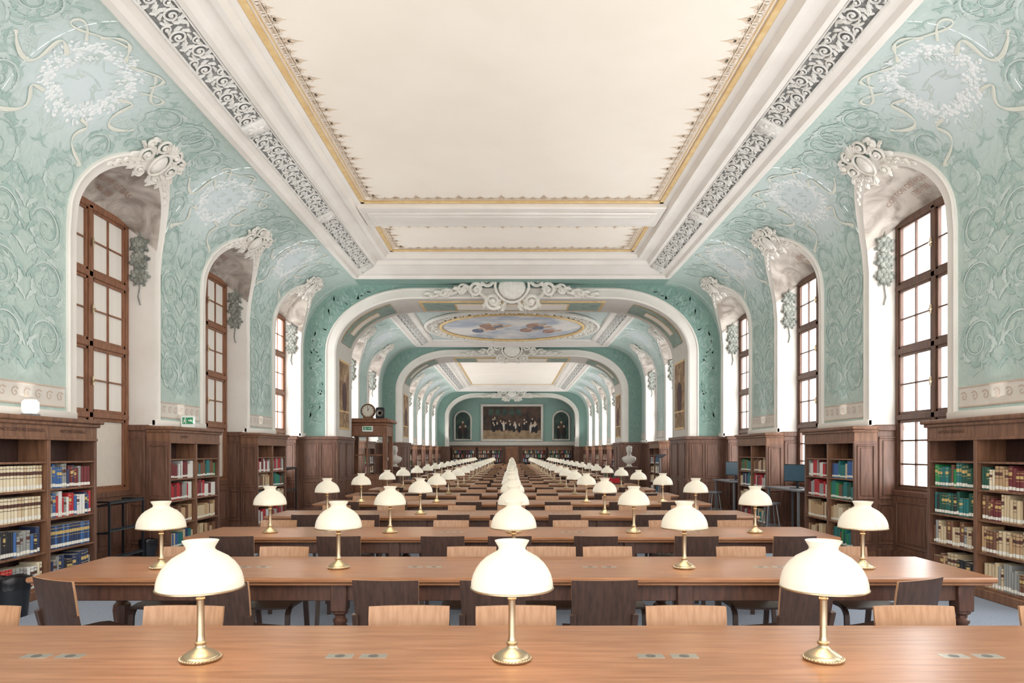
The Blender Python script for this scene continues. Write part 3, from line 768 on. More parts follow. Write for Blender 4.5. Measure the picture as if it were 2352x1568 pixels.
# ---------------------------------------------------------------- bookcases
SH=[.12,.48,.83,1.15,1.45]; CL=1.7
def case_proto():
    P=[]; D=.34;hl=CL/2
    for s in (-1,1):
        m=MB(); m.bx(0,D,s*hl,s*(hl-.045),0,1.72,.005)
        for z,h in ((.2,.6),(.86,.8)): panelframe(m,(.04,s*hl,z),(1,0,0),(0,0,1),(0,s,0),.26,h,.025,.015)
        P.append(('side_panel',m.mesh('side_panel',M['woodred'])))
    m=MB(); m.bx(0,.02,-hl+.04,hl-.04,0,1.72); P.append(('back_panel',m.mesh('back_panel',M['wooddark'],0)))
    m=MB(); m.bx(.02,D,-.028,.028,.1,1.7,.004); P.append(('upright',m.mesh('upright',M['wood'])))
    m=MB(); m.bx(.02,D+.02,-hl-.01,hl+.01,0,.1,.008); P.append(('plinth',m.mesh('plinth',M['wood'])))
    for z in SH:
        for s in (-1,1):
            m=MB(); m.bx(.02,D-.01,s*.028,s*(hl-.045),z-.022,z,.003); P.append(('shelf',m.mesh('shelf',M['wood'])))
    m=MB(); m.bx(0,D,-hl,hl,1.70,1.86,.004); m.bx(0,D+.03,-hl-.03,hl+.03,1.84,1.885,.01); m.bx(0,D+.06,-hl-.06,hl+.06,1.88,1.93,.012); m.bx(.3,D+.012,-hl,hl,1.68,1.71,.004)
    P.append(('cornice',m.mesh('cornice',M['wood'])))
    return ('bookcase',P)
BP=case_proto(); cn={-1:0,1:0}
for s,yc in sorted(CASES,key=lambda q:q[1]):
    if yc<5: continue
    cn[s]+=1
    place(BP,(s*5.34,yc,0),0 if s<0 else PI,'tall open wooden bookcase against the %s wall, %s from the front'%(SIDE[s],ORD[cn[s]]),'bookcase')
ENDX=(-3.48,-1.6,1.6,3.48)
for i,x in enumerate(ENDX):
    place(BP,(x,49.72,0),-PI/2,'distant wooden bookcase below the end wall paintings, %s from left'%ORD[i+1],'bookcase')
def book_mesh(cm,nm,bandm):
    m=MB(); rows=[]
    for z in (0,1):
        rows.append([(0,-.5,z),(.9,-.5,z),(.97,-.36,z),(1,0,z),(.97,.36,z),(.9,.5,z),(0,.5,z)])
    ids=m.loft(rows,True)
    m.face(ids[0]); m.cur=1; m.face(ids[1]); m.cur=2
    band=lambda z0,z1:m.loft([[(.905,-.51,zz),(.978,-.37,zz),(1.008,0,zz),(.978,.37,zz),(.905,.51,zz)] for zz in (z0,z1)])
    band(.06,.2)
    if bandm: m.cur=3; band(.62,.76); band(.88,.9); band(.5,.52)
    return m.mesh(nm,[cm,M['pages'],M['label']]+([bandm] if bandm else []),30)
BMESH={k:[book_mesh(v,'book',None),book_mesh(v,'book',M['bandbrown'] if k in('cream','buff','white','tan','grey') else M['bandgold'])] for k,v in BM.items()}
rb=random.Random(11)
PAL={('L',0,3):['cream','cream','cream','buff'],('L',0,2):['cream','cream','buff'],('L',0,1):['red','blue','grey','white','oxblood','navy','grey','black'],('L',0,0):['green','grey','white','cream','red','grey'],
 ('L',1,3):['teal','navy','blue','white','grey','green','oxblood'],('L',1,2):['blue','navy','white','blue','grey','red'],('L',1,1):['navy','navy','navy','blue'],('L',1,0):['navy','navy','black','grey'],
 ('R',0,3):['tan','buff','oxblood','dark green','brown','cream'],('R',0,2):['tan','buff','brown','oxblood','buff'],('R',0,1):['buff','tan','brown','buff'],('R',0,0):['tan','buff','grey','brown'],
 ('R',1,3):['teal','dark green','teal','brown','green'],('R',1,2):['dark green','dark green','teal','black'],('R',1,1):['buff','tan','brown','grey'],('R',1,0):['tan','brown','buff','black']}
SHN=['lowest','second','third','top filled']
def fill(pal,uniform):
    out=[];y=0.0;W=CL/2-.045-.028-.02
    th0=rb.uniform(.038,.05);h0=rb.uniform(.245,.27); col=rb.choice(pal);run=0
    while True:
        if not uniform:
            if run<=0:
                run=rb.choice((1,1,1,2,3));th0=rb.uniform(.03,.058);h0=rb.uniform(.2,.285); col=rb.choice(pal)
            run-=1
        else: col=rb.choice(pal)
        th=th0*rb.uniform(.96,1.04)
        if y+th>W: break
        out.append((y+th/2,th*.96,h0*rb.uniform(.985,1.0),col)); y+=th
    return out
def booksfor(s,yc,front):
    for colm in (0,1):
        for k in range(4):
            key=('L' if s<0 else 'R',colm,k)
            pal=PAL[key] if front else rb.choice([['dark green','teal','green','brown'],['tan','buff','brown'],['grey','white','cream'],['red','oxblood','white','grey'],['navy','blue','teal','buff'],['cream','buff','tan']])
            b=fill(pal,key in (('L',0,3),('L',0,2),('L',1,1)) and front)
            W0=yc-(CL/2-.045-.01) if colm==0 else yc+.028+.01
            yield key,colm,k,[(W0+q[0],)+q[1:] for q in b]
stuff=MB(); bk=list(BM.keys())
for s,yc in CASES:
    if yc<5: continue
    front=yc<9
    for key,colm,k,bl in booksfor(s,yc,front):
        n=len(bl)
        for i,(y,th,h,cname) in enumerate(bl):
            dep=.2
            if front:
                o=obj('book',BMESH[cname][1 if key in (('L',0,3),('L',0,2),('L',1,1)) or rb.random()<.5 else 0]); o.location=(s*(5.34-.10-rb.uniform(0,.01)),y,SH[k]+.001); o.scale=(dep,th,min(h,.285)); o.rotation_euler=(0,0,0 if s<0 else PI)
                idx=i+1 if s<0 else n-i
                tag(o,'%s book, %s from left, %s shelf, %s column of the %s front bookcase'%(cname,ORD[idx],SHN[k],('left' if (colm==0)==(s<0) else 'right'),SIDE[s]),'book','books in the %s front bookcase'%SIDE[s])
            else:
                stuff.cur=bk.index(cname); x=s*(5.34-.1-.1); stuff.box((x,y,SH[k]+.001+h/2),(dep,th,h))
                stuff.cur=len(bk); stuff.box((s*(5.34-.3)-s*.0005,y,SH[k]+h*.14),(.004,th*.9,h*.12))
for x0 in ENDX:
    for k in range(5):
        y=-.79
        while y<.74:
            th=rb.uniform(.04,.06);h=rb.uniform(.2,.27)
            if abs(y+th/2)>.08: stuff.cur=rb.randrange(len(bk)); stuff.box((x0+y+th/2,49.57,SH[k]+.001+h/2),(th*.95,.2,h if k<4 else .2))
            y+=th
o=build(stuff,'shelved_books',[BM[k] for k in bk]+[M['label']],None,0,False); o['kind']='stuff'; tag(o,'rows of bound books filling the bookcases farther down the hall','books')
for s,yc,txts in ((-1,7.375,('ENCYCLOPÉDIES GÉNÉRALES','HISTOIRE GÉNÉRALE')),(1,7.375,('','HISTOIRE GÉNÉRALE')),(-1,10.825,('HISTOIRE',''))):
    for j,tx in enumerate(txts):
        if not tx: continue
        me=textmesh(tx,.05); me.materials.append(M['inkdark']); TR[0]+=1
        o=struct(obj('trim_%d'%TR[0],me)); o.location=(s*4.997,yc+(-.4 if j==0 else .4),1.765); o.rotation_euler=(PI/2,0,PI/2 if s<0 else -PI/2)
# ---------------------------------------------------------------- tables, lamps, chairs
HL=3.1
def table_proto():
    P=[]
    m=MB(); m.bx(-HL,HL,-.45,.45,.715,.75,.01); m.bx(-HL+.02,HL-.02,-.43,.43,.695,.718,.008); P.append(('tabletop',m.mesh('tabletop',M['table'])))
    m=MB()
    for s in (-1,1): m.bx(-HL+.13,HL-.13,s*.36,s*.335,.585,.697,.004); m.bx(s*(HL-.13),s*(HL-.155),-.335,.335,.585,.697,.004)
    P.append(('apron',m.mesh('apron',M['tableleg'])))
    prof=[(.03,0),(.04,.01),(.042,.05),(.03,.07),(.026,.09),(.036,.12),(.042,.135),(.034,.15),(.04,.2),(.055,.3),(.062,.37),(.058,.41),(.036,.43),(.046,.445),(.046,.46),(.032,.475),(.032,.49),(.05,.505),(.05,.52)]
    m=MB(); m.lathe(prof,16,flute=.04); m.bx(-.052,.052,-.052,.052,.52,.697,.006); lm=m.mesh('leg',M['tableleg'])
    legs=[(x,y) for x in (-2.93,-1.12,1.12,2.93) for y in (-.34,.34)]
    sm=MB(); sm.box((0,0,.7492),(.105,.06,.003),.001); sm=sm.mesh('socket_plate',M['metal'])
    so=MB(); so.lathe([(.018,.7505),(.02,.7513),(.012,.7516)],14); so=so.mesh('socket',M['metal2'])
    return P,lm,legs,sm,so
TP,LM,LEGS,SM,SO=table_proto()
def lamp_meshes():
    b=MB(); b.lathe([(.066,0),(.073,.002),(.075,.008),(.072,.013),(.067,.015),(.066,.019),(.058,.026),(.044,.035),(.03,.042),(.021,.05),(.018,.058),(.023,.064),(.023,.07),(.016,.075)],24)
    for i in range(36): a=2*PI*i/36; b.sphere((.0735*math.cos(a),.0735*math.sin(a),.0105),.0045,5,4)
    st=MB(); st.lathe([(.0165,.072),(.0145,.085),(.0135,.09),(.013,.245),(.0145,.25),(.019,.257),(.019,.265),(.011,.272),(.011,.31),(.02,.315),(.02,.34),(.008,.345)],20,flute=.03)
    st.lathe([(.0155,.232),(.018,.237),(.0155,.242)],16)
    for k in range(3): a=k*2*PI/3+.4; st.tube([(.012*math.cos(a),.012*math.sin(a),.278),(.09*math.cos(a),.09*math.sin(a),.272),(.155*math.cos(a),.155*math.sin(a),.28)],.003,5)
    sh=MB(); out=[(.157,.280),(.158,.292),(.156,.308),(.150,.330),(.139,.353),(.123,.375),(.100,.396),(.076,.410),(.058,.420),(.0515,.428),(.054,.438),(.061,.449),(.067,.460)]
    inn=[(r-.004,z-.001) for r,z in reversed(out)]
    sh.lathe(out+inn,32,caps=False)
    rm=MB(); rm.tube([(.1585*math.cos(a),.1585*math.sin(a),.279) for a in [2*PI*i/36 for i in range(37)]],.004,6)
    return [('base',b.mesh('base',M['brass'])),('stem',st.mesh('stem',M['brass'])),('lamp_shade',sh.mesh('lamp_shade',M['shade'],60),[('shade_ring',rm.mesh('shade_ring',M['brass']))])]
LP=('desk_lamp',lamp_meshes())
one=MB(); one.lathe([(.073,0),(.072,.013),(.044,.035),(.018,.058),(.0135,.09),(.013,.3)],10); one.cur=1
one.lathe([(.157,.280),(.156,.308),(.139,.353),(.100,.396),(.058,.420),(.0515,.428),(.067,.460)],16,caps=False); one=one.mesh('desk_lamp',[M['brass'],M['shade']],60)
def chair_meshes():
    P=[]
    m=MB(); rows=[]
    for zo in (0,-.014):
        for i in range(7):
            y=-.2+.41*i/6; z=.455-.012*math.sin(PI*i/6)-(.03*((i-4)/2)**2 if i>4 else 0)*.6+zo
            rows.append([(-.195,y,z),(-.1,y,z-.006),(.1,y,z-.006),(.195,y,z)])
    m.loft(rows[:7]); m.loft(rows[7:]); m.loft([[r[0] for r in rows[:7]],[r[0] for r in rows[7:]]]); m.loft([[r[-1] for r in rows[:7]],[r[-1] for r in rows[7:]]]); m.loft([rows[0],rows[7]]); m.loft([rows[6],rows[13]])
    P.append(('seat',m.mesh('seat',M['chair'],35)))
    m=MB(); fr=[];bk_=[]
    for j in range(6):
        u=j/5; z=.49+.315*u; yb=-.205-.055*u; hw=.178+.02*u
        if j==5: hw-=.004
        a=[];b=[]
        for i in range(9):
            x=-hw+2*hw*i/8; yy=yb-.022*(1-(x/hw)**2)
            a.append((x,yy+.007,z));b.append((x,yy-.007,z))
        fr.append(a);bk_.append(b)
    m.cur=0;m.loft(fr);m.cur=1;m.loft(bk_);m.cur=0
    m.loft([fr[-1],bk_[-1]]);m.loft([fr[0],bk_[0]]);m.loft([[r[0] for r in fr],[r[0] for r in bk_]]);m.loft([[r[-1] for r in fr],[r[-1] for r in bk_]])
    P.append(('backrest',m.mesh('backrest',[M['oak'],M['chair']],35)))
    for s in (-1,1):
        m=MB(); pts=[(s*.19,.215,0),(s*.19,.205,.3)]+[(s*.19,.205-.09*(1-math.cos(a)),.34+.09*math.sin(a)) for a in (0.3,.6,.9,1.2,1.57)]+[(s*.19,-.05,.428),(s*.19,-.2,.43)]
        m.sweep(pts,(1,0,0),.034,.024); P.append(('leg',m.mesh('leg',M['chair'],35)))
        m=MB(); m.sweep([(s*.19,-.27,0),(s*.188,-.215,.3),(s*.185,-.2,.44),(s*.18,-.218,.5),(s*.183,-.242,.6)],(1,0,0),.034,.026); P.append(('leg',m.mesh('leg',M['chair'],35)))
    return P
CP=chair_meshes()
oc=MB(); oc.cur=1; oc.box((0,0,.448),(.39,.41,.016),.005)
oc.obox((0,-.236,.65),(.195,0,0),(0,.007,0),(0,-.026,.155),.004); oc.cur=0; oc.obox((0,-.228,.65),(.19,0,0),(0,.001,0),(0,-.026,.15)); oc.cur=1
for sx in (-1,1): oc.bx(sx*.175,sx*.205,.18,.21,0,.44); oc.obox((sx*.19,-.235,.24),(.015,0,0),(0,.013,0),(0,.03,.24))
oc=oc.mesh('reading_chair',[M['oak'],M['chair']],0)
NROW=21; rc=random.Random(21)
NEAR={2:[-2.58,-1.63,-.73,-.11,.53,1.66,2.29],3:[-2.5,-1.55,-.62,-.03,.76,1.64,2.5]}
FAR={1:[-2.57,-1.59,-.49,.025,.84,1.94,2.64],2:[-2.55,-1.8,-.31,.3,.76,1.8,2.6]}
LPOS=['leftmost','second from left','middle one','second from right','rightmost']
for n in range(1,NROW+1):
    zl=2.63+2.08*(n-1); ty=zl+.08
    t=thing('reading_table','long oak reading table with turned legs, %s from the front'%ORD[n],'table',(0,ty,0),0,'reading tables')
    for p in TP: obj(p[0],p[1],t)
    for (x,y) in LEGS: obj('leg',LM,t,(x,y,0))
    if n<=6:
        for xc in (-1.8,-.61,.61,1.8):
            for d in (-.066,.066): obj('socket',SO,obj('socket_plate',SM,t,(xc+d,-.03,0)))
    for i in range(5):
        x=(i-2)*1.2
        if n==1 and i in (0,4): continue
        pos=LPOS[i]
        if n==1: pos=['','leftmost','middle one','rightmost',''][i]
        lab='glowing brass desk lamp, %s, on the %s table from the front'%(pos,ORD[n])
        jx=rc.uniform(-.02,.02) if n>1 else 0
        if n<10: place(LP,(x+jx,zl,.75),rc.uniform(0,2),lab,'lamp','desk lamps on the reading tables')
        else: tag(obj('desk_lamp',one,None,(x+jx,zl,.75)),lab,'lamp','desk lamps on the reading tables')
        if n<=5:
            L=bpy.data.lights.new('lamp_bulb','POINT'); L.energy=2.0; L.color=(1,.91,.74); L.shadow_soft_size=.03
            lo=bpy.data.objects.new('lamp_bulb',L); COL.objects.link(lo); lo.location=(x+jx,zl,.75+.37)
    base=[-2.5,-1.75,-.72,-.05,.66,1.7,2.45]
    for which,lst in (('near',NEAR.get(n)),('far',FAR.get(n))):
        if which=='near' and n==1: continue
        if lst is None: lst=[b+rc.uniform(-.06,.06) for b in base]
        for i,x in enumerate(lst):
            rz=rc.uniform(-.08,.08)
            if which=='near' and n in (2,): rz=[-.46,-.3,-.03,.0,.04,.3,.42][i]
            if which=='near': loc=(x,zl-.47,0);lab='dark bentwood chair, %s from left, on the near side of the %s table'%(ORD[i+1],ORD[n])
            else: loc=(x,zl+.41,0);rz=PI+rz*.5;lab='oak backed chair, %s from left, on the far side of the %s table'%(ORD[i+1],ORD[n])
            if n<8: place(('reading_chair',CP),loc,rz,lab,'chair','chairs at the reading tables')
            else: tag(obj('reading_chair',oc,None,loc,rz),lab,'chair','chairs at the reading tables')
# ---------------------------------------------------------------- smaller things
def exit_sign(loc,rz,label,w=.2,h=.19):
    r=thing('exit_sign',label,'sign',loc,rz)
    m=MB(); m.bx(-w/2,w/2,-.03,.03,0,h,.01); build(m,'light_box',M['signwhite'],r)
    m=MB(); m.bx(-w*.38,w*.38,-.036,-.03,h*.32,h*.86); g=build(m,'green_face',M['green'],r,0)
    m=MB(); y=-.038
    m.poly([(w*.05,y,h*.56),(w*.2,y,h*.56),(w*.2,y,h*.5),(w*.35,y,h*.6),(w*.2,y,h*.72),(w*.2,y,h*.65),(w*.05,y,h*.65)])
    m.sphere((-w*.18,y,h*.78),(h*.05,.002,h*.05),8,4); m.tube([(-w*.18,y,h*.7),(-w*.22,y,h*.55),(-w*.12,y,h*.45),(-w*.14,y,h*.35)],.006,4); m.tube([(-w*.22,y,h*.55),(-w*.3,y,h*.42)],.006,4); m.tube([(-w*.3,y,h*.6),(-w*.19,y,h*.67),(-w*.07,y,h*.6)],.005,4)
    build(m,'pictogram',M['signwhite'],g,0)
exit_sign((-5.1,10.75,1.931),0.25,'green and white exit sign standing on the second left bookcase')
exit_sign((-4.05,19.15,2.12),0,'small exit sign above the door of the wooden vestibule',.3,.16)
r=thing('cube_lamp','small white glowing lamp on top of the left front bookcase','lamp',(-5.08,7.2,1.93))
m=MB(); m.box((0,0,.012),(.13,.13,.024),.005); build(m,'base',M['grey'],r)
m=MB(); m.box((0,0,.1),(.15,.12,.15),.03); build(m,'lamp_shade',M['uplight'],r)
def bin_(loc,rad,h,label):
    r=thing('waste_bin',label,'bin',loc); m=MB(); m.lathe([(rad*.8,0),(rad,h),(rad*.97,h),(rad*.77,.01)],18,caps=False); m.lathe([(0,.005),(rad*.78,.006)],18,caps=False); bd=build(m,'body',M['black'],r)
    m=MB(); rr=random.Random(2); rows=[]
    for j,(q,z) in enumerate(((1.02,h*.72),(1.06,h*.85),(1.05,h*.99),(1.0,h*1.04),(.8,h*1.0),(.5,h*.8),(.1,h*.7))): rows.append([(q*rad*(1+rr.uniform(-.05,.05))*math.cos(2*PI*i/20),q*rad*(1+rr.uniform(-.05,.05))*math.sin(2*PI*i/20),z+rr.uniform(-.012,.012)) for i in range(20)])
    m.loft(rows,True); build(m,'bag',M['bag'],r,70)
bin_((-4.72,6.45,0),.15,.36,'black bag lined bin in front of the left front bookcase')
bin_((-5.2,9.75,0),.12,.3,'small black bin below the first left window')
def rack(loc,rz,h,label,L=.8):
    r=thing('book_trolley',label,'trolley',loc,rz)
    for y in (-L/2,L/2):
        m=MB()
        for x in (-.14,.14): m.bx(x-.012,x+.012,y-.012,y+.012,.06,h)
        for z in (h-.012,h*.55,.12): m.bx(-.14,.14,y-.01,y+.01,z-.012,z+.012,.003)
        ep=build(m,'end_frame',M['black'],r)
        for x in (-.12,.12):
            m=MB(); m.lathe([(.03,-.01),(.03,.01)],10); o=obj('wheel',m.mesh('wheel',M['black']),ep,(x,y,.03)); o.rotation_euler=(PI/2,0,0)
    for k in range(3):
        m=MB(); z=.14+k*(h-.2)/2; m.obox((0,0,z),(.15,0,.03),(0,L/2,0),(-.002,0,.008)); m.bx(.13,.14,-L/2,L/2,z+.02,z+.06); build(m,'shelf',M['black'],r,0)
rack((-5.3,9.15,0),0,.92,'black metal book trolley under the first left window')
rack((-5.25,15.75,0),0,1.2,'taller black book trolley under the third left window')
for i,(yc,nm) in enumerate(((12.55,'second'),(16.0,'third'))):
    r=thing('computer_desk','narrow grey computer desk under the %s right window'%nm,'desk',(5.2,yc,0))
    m=MB(); m.bx(-.28,.3,-.75,.75,.86,.89,.006); build(m,'desktop',M['grey'],r)
    for y in (-.68,.68):
        m=MB(); m.bx(-.24,-.2,y-.02,y+.02,0,.86,.004); build(m,'leg',M['grey'],r); m=MB(); m.bx(.22,.26,y-.02,y+.02,0,.86,.004); build(m,'leg',M['grey'],r)
    r=thing('monitor','computer monitor on the desk under the %s right window'%nm,'monitor',(5.2,yc-.1,.89),-.95)
    m=MB(); m.bx(-.11,.11,-.08,.08,0,.012,.004); m.bx(-.02,.02,-.0,.03,.01,.2,.004); build(m,'stand',M['black'],r)
    m=MB(); m.bx(-.25,.25,-.03,.005,.12,.44,.008); cs_=build(m,'casing',M['black'],r)
    m=MB(); m.bx(-.235,.235,-.034,-.03,.135,.425); build(m,'screen',M['screen'],cs_,0)
    r=thing('desk_stool','grey metal stool at the desk under the %s right window'%nm,'stool',(4.72,yc-.1,0))
    m=MB(); m.lathe([(.16,.6),(.175,.61),(.17,.635),(.1,.64)],20); build(m,'seat',M['grey'],r)
    for k in range(4):
        a=PI/4+k*PI/2; m=MB(); m.tube([(.1*math.cos(a),.1*math.sin(a),.61),(.2*math.cos(a),.2*math.sin(a),0)],.012,8); build(m,'leg',M['grey'],r)
    m=MB(); m.tube([(.165*math.cos(a),.165*math.sin(a),.22) for a in [2*PI*q/24 for q in range(25)]],.008,6); build(m,'foot_ring',M['grey'],r)
r=thing('floor_lamp','slim grey uplighter floor lamp beside the right end of the tables','lamp',(3.5,16.1,0))
m=MB(); m.lathe([(.14,0),(.14,.015),(.02,.03)],20); build(m,'base',M['grey'],r)
m=MB(); m.lathe([(.013,.03),(.013,1.42)],10); build(m,'pole',M['grey'],r)
m=MB(); m.lathe([(.02,1.41),(.09,1.44),(.15,1.5),(.145,1.5),(.085,1.45),(.01,1.43)],20,caps=False); build(m,'lamp_shade',M['grey'],r)
r=thing('wooden_vestibule','glazed wooden entrance vestibule with cornice by the left arch','vestibule',(-4.08,19.7,0))
m=MB()
for x in (-.5,.5):
    for y in (-.45,.45): m.bx(x-.06,x+.06,y-.06,y+.06,0,2.3,.01)
for y in (-.45,.45): m.bx(-.5,.5,y-.04,y+.04,0,.9,.01); m.bx(-.5,.5,y-.05,y+.05,2.0,2.3,.01); panelframe(m,(-.4,y-.04 if y<0 else y+.04,.15),(1,0,0),(0,0,1),(0,-1 if y<0 else 1,0),.8,.65)
for x in (-.5,.5): m.bx(x-.04,x+.04,-.45,.45,0,.9,.01); m.bx(x-.05,x+.05,-.45,.45,2.0,2.3,.01)
m.bx(-.02,.02,-.49,-.41,.9,2.0); m.bx(-.5,.5,-.47,-.43,1.45,1.49)
vf=build(m,'frame',M['winwood'],r)
m=MB(); m.bx(-.6,.6,-.55,.55,2.46,2.5,.01); m.bx(-.66,.66,-.6,.6,2.38,2.46,.02); m.bx(-.56,.56,-.5,.5,2.3,2.38,.015); build(m,'cornice',M['winwood'],r)
m=MB(); m.bx(-.44,.44,-.452,-.448,.9,2.0); build(m,'pane',M['glass'],vf,0)
r=thing('wall_clock','round wooden clock with cream face on top of the vestibule','clock',(-4.1,19.45,2.5))
m=MB(); m.bx(-.14,.14,-.05,.08,0,.06,.01)
T=Matrix.Translation((0,0,.22))@Matrix.Rotation(PI/2,4,'X'); m.M=T; m.lathe([(.19,-.06),(.21,-.03),(.21,.02),(.185,.045),(.17,.03),(0,.03)],32); m.M=None; build(m,'case',M['wood'],r)
m=MB(T); m.lathe([(0,.032),(.165,.034),(.165,.031)],32,caps=False); dl=build(m,'dial',M['clockface'],r,0)
m=MB(T)
for k in range(12): a=k*PI/6; m.obox((.14*math.sin(a),.14*math.cos(a),.036),(.006*math.cos(a),-.006*math.sin(a),0),(.018*math.sin(a),.018*math.cos(a),0),(0,0,.001))
build(m,'hour_marks',M['black'],dl,0)
for a,l in ((.4,.09),(-.1,.13)): m=MB(T); m.obox((l/2*math.sin(a),l/2*math.cos(a),.04),(.006*math.cos(a),-.006*math.sin(a),0),(l/2*math.sin(a),l/2*math.cos(a),0),(0,0,.0015)); build(m,'hand',M['black'],dl,0)
r=thing('loudspeaker','black loudspeaker beside the clock on top of the vestibule','speaker',(-3.75,19.45,2.5))
m=MB(); m.box((0,0,.16),(.24,.2,.32),.03); cb=build(m,'cabinet',M['black'],r)
m=MB(Matrix.Translation((0,-.1,.16))@Matrix.Rotation(PI/2,4,'X')); m.lathe([(.09,0),(.095,.008),(.08,.006),(.02,-.004)],20); build(m,'cone',M['metal2'],r)
def bust(x,y,label,plabel,rz):
    r=thing('pedestal',plabel,'pedestal',(x,y,0)); m=MB(); m.bx(-.22,.22,-.22,.22,0,.12,.01); m.bx(-.17,.17,-.17,.17,.12,1.02,.01); m.bx(-.2,.2,-.2,.2,1.02,1.06,.01); m.bx(-.23,.23,-.23,.23,1.06,1.1,.01); panelframe(m,(-.14,-.17,.2),(1,0,0),(0,0,1),(0,-1,0),.28,.75); build(m,'shaft',M['woodred'],r)
    r=thing('marble_bust',label,'bust',(x,y,1.1),rz)
    m=MB(); m.lathe([(.1,0),(.105,.02),(.07,.04),(.06,.08),(.085,.1)],20); build(m,'socle',M['marble'],r)
    m=MB(); rows=[]
    for z,rx,ry,oy in ((.09,.07,.06,0),(.13,.15,.09,0),(.2,.21,.115,.0),(.27,.22,.11,.0),(.31,.17,.09,.01),(.335,.085,.075,.01),(.37,.062,.065,0),(.405,.06,.064,-.005),(.43,.066,.078,-.015),(.46,.076,.092,-.012),(.5,.082,.1,-.005),(.54,.083,.104,0),(.58,.078,.1,.005),(.61,.06,.078,.01),(.628,.03,.04,.01)):
        rows.append([(rx*math.cos(2*PI*i/20),oy+ry*math.sin(2*PI*i/20),z) for i in range(20)])
    ids=m.loft(rows,True); m.face(ids[0]); m.face(ids[-1])
    m.sphere((0,-.112,.495),(.014,.022,.03),8,6); m.sphere((0,-.1,.455),(.024,.012,.008),8,5)
    for s in (-1,1): m.sphere((s*.03,-.095,.525),(.018,.014,.009),8,5); m.sphere((s*.083,.0,.505),(.01,.022,.032),8,6)
    fg=build(m,'figure',M['marble'],r,70)
    m=MB(); rr=random.Random(4)
    for i in range(46):
        a=rr.uniform(0,2*PI);e=rr.uniform(.1,1.4); p=(.083*math.cos(e)*math.cos(a),.01+.104*math.cos(e)*math.sin(a),.55+.085*math.sin(e))
        if p[1]<-.05 and e<.7: continue
        m.sphere(p,.022,6,4)
    build(m,'hair',M['marble'],fg,70)
bust(-3.62,21.1,'white marble bust on the pedestal beside the wooden vestibule','wooden pedestal under the left marble bust',.3)
bust(3.62,21.1,'white marble bust on the pedestal at the right arch','wooden pedestal under the right marble bust',-.3)
r=thing('red_jacket','small red jacket over a chair back among the distant right tables','jacket',(2.75,19.05-.28,0))
m=MB(); rows=[]
for u in range(9):
    a=u/8
    yy=(-.03 if a<.45 else .03 if a>.55 else 0); z=.84-abs(a-.5)*.8
    rows.append([(-.2+.4*i/6+(.02*math.sin(i*2+u)),yy+.012*math.sin(i*1.7+u),z+.015*math.sin(i*1.3)) for i in range(7)])
m.loft(rows); build(m,'body',M['red'],r,70,False)
# ---------------------------------------------------------------- end wall
w=MB()
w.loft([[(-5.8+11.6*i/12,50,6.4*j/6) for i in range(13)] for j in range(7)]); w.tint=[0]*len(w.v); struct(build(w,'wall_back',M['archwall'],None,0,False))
ce2=MB(); ce2.bx(-5.8,5.8,48.55,50.1,6.0,6.05)
for s in (-1,1): ce2.bx(s*5.75,s*5.8,48.55,50.1,0,6.05)
struct(build(ce2,'ceiling',M['white'],None,0))
d=MB(); d.bx(-5.7,5.7,49.8,50,0,2.0,.01); d.bx(-5.7,5.7,49.76,50,1.94,2.02,.01); trim(d,M['woodred'])
fz=MB(); fz.bx(-5.7,5.7,49.97,50.0,2.06,2.32); trim(fz,M['frieze'])
r=thing('history_painting','wide dark history painting of robed figures centred on the end wall','painting',(0,49.93,3.7))
m=MB(); m.bx(-2.12,2.12,0,.05,-1.2,1.2); m.cur=1; m.bx(-2.12,2.12,-.006,.01,-1.2,-.55); m.cur=2
for k in range(5): m.bx(-1.7+k*.5,-1.35+k*.5,-.008,.01,.55,1.0)
cv=build(m,'canvas',[M['paintbrown'],M['painttan'],M['paintgreen']],r,0)
m=MB(); rr=random.Random(9)
for i in range(26):
    x=rr.uniform(-1.9,1.9);zb=rr.uniform(-.75,-.3); h=rr.uniform(.5,.75); m.cur=rr.choice((0,0,1,0)); m.sphere((x,-.012,zb+h*.4),(.13,.006,h*.45),8,6); m.cur=2; m.sphere((x,-.018,zb+h*.92),(.06,.006,.075),8,5)
    if i%3==0: m.cur=1; m.sphere((x,-.02,zb+h*.76),(.06,.005,.03),8,4)
build(m,'painted_figure',[M['paintblack'],M['paintwhite'],M['paintskin']],cv,70)
m=MB()
for x in (-2.2,2.2): m.bx(x-.09,x+.09,-.05,.06,-1.29,1.29,.03)
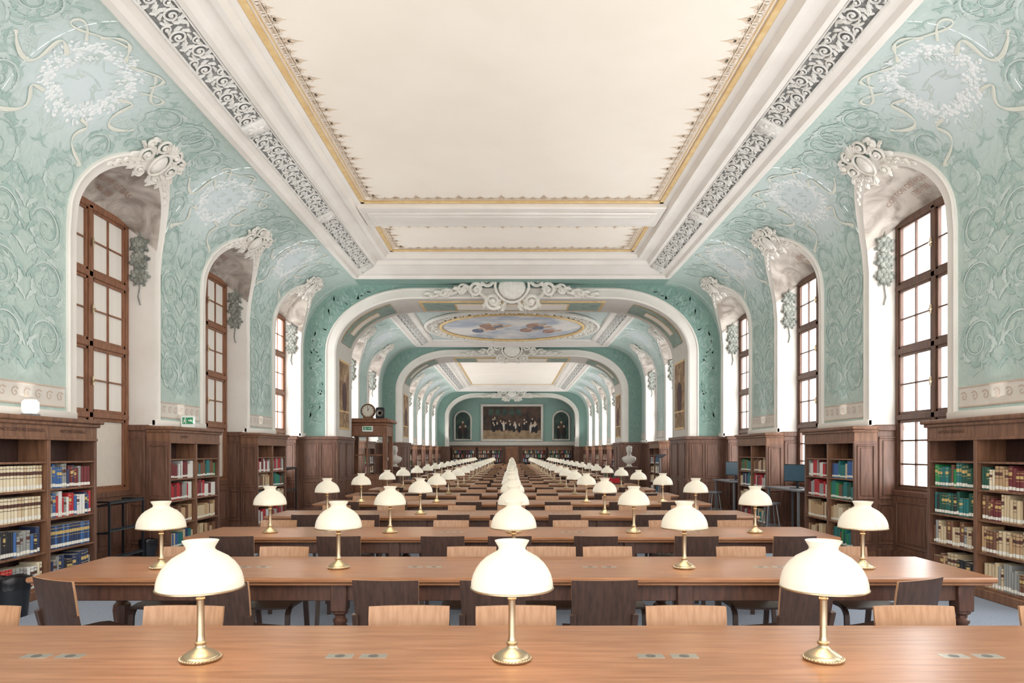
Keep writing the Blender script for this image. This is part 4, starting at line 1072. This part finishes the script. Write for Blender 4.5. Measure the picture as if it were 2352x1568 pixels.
for z in (-1.28,1.28): m.bx(-2.29,2.29,-.05,.06,z-.09,z+.09,.03)
build(m,'frame',M['frieze'],r)
for s,l in ((-1,'left'),(1,'right')):
    r=thing('arched_painting','narrow round topped dark painting %s of the large history painting'%l,'painting',(s*3.6,49.94,2.45))
    out=[(-.6,0),(.6,0),(.6,1.5)]+[(.6*math.cos(a),1.5+.6*math.sin(a)) for a in [PI*k/14 for k in range(1,14)]]+[(-.6,1.5)]
    m=MB(); m.poly([(x,0,z) for x,z in out]); cv=build(m,'canvas',M['paintgreen'],r,0,False)
    m=MB()
    for x,z,q in ((-.2,.45,0),(.2,.5,0),(0,.8,1)): m.cur=q; m.sphere((x,-.01,z),(.17,.006,.42),8,6); m.cur=2; m.sphere((x,-.015,z+.48),(.075,.006,.09),8,5)
    build(m,'painted_figure',[M['paintblack'],M['paintbrown'],M['paintskin']],cv)
    m=MB(); m.tube([(x,0,z) for x,z in out+[out[0]]],.07,6); build(m,'frame',M['frieze'],r)
r=thing('end_wall_door','dark red wooden door between the bookcases on the end wall','door',(0,49.72,0))
m=MB(); m.bx(-.5,.5,-.03,.05,0,1.95,.01)
for z,h in ((.15,.7),(.95,.85)):
    for x in (-.42,.04): panelframe(m,(x,-.03,z),(1,0,0),(0,0,1),(0,-1,0),.38,h)
lf_=build(m,'leaf',M['winwood'],r)
m=MB(); m.sphere((.42,-.06,1.0),.03,8,6); build(m,'knob',M['brass'],lf_)
# ---------------------------------------------------------------- world & camera
wd=bpy.data.worlds.new('World'); scene.world=wd; wd.use_nodes=True
bg=wd.node_tree.nodes['Background']; bg.inputs[0].default_value=(1,.98,.95,1); bg.inputs[1].default_value=3.8
cam=bpy.data.cameras.new('Camera'); co=bpy.data.objects.new('Camera',cam); COL.objects.link(co)
co.location=(0,0,1.55); co.rotation_euler=(PI/2,0,0); cam.lens=24; cam.sensor_width=36; cam.shift_y=.108; cam.clip_end=200
scene.camera=co
scene.view_settings.view_transform='Standard'; scene.view_settings.exposure=0.0
print('objects',len(bpy.data.objects))
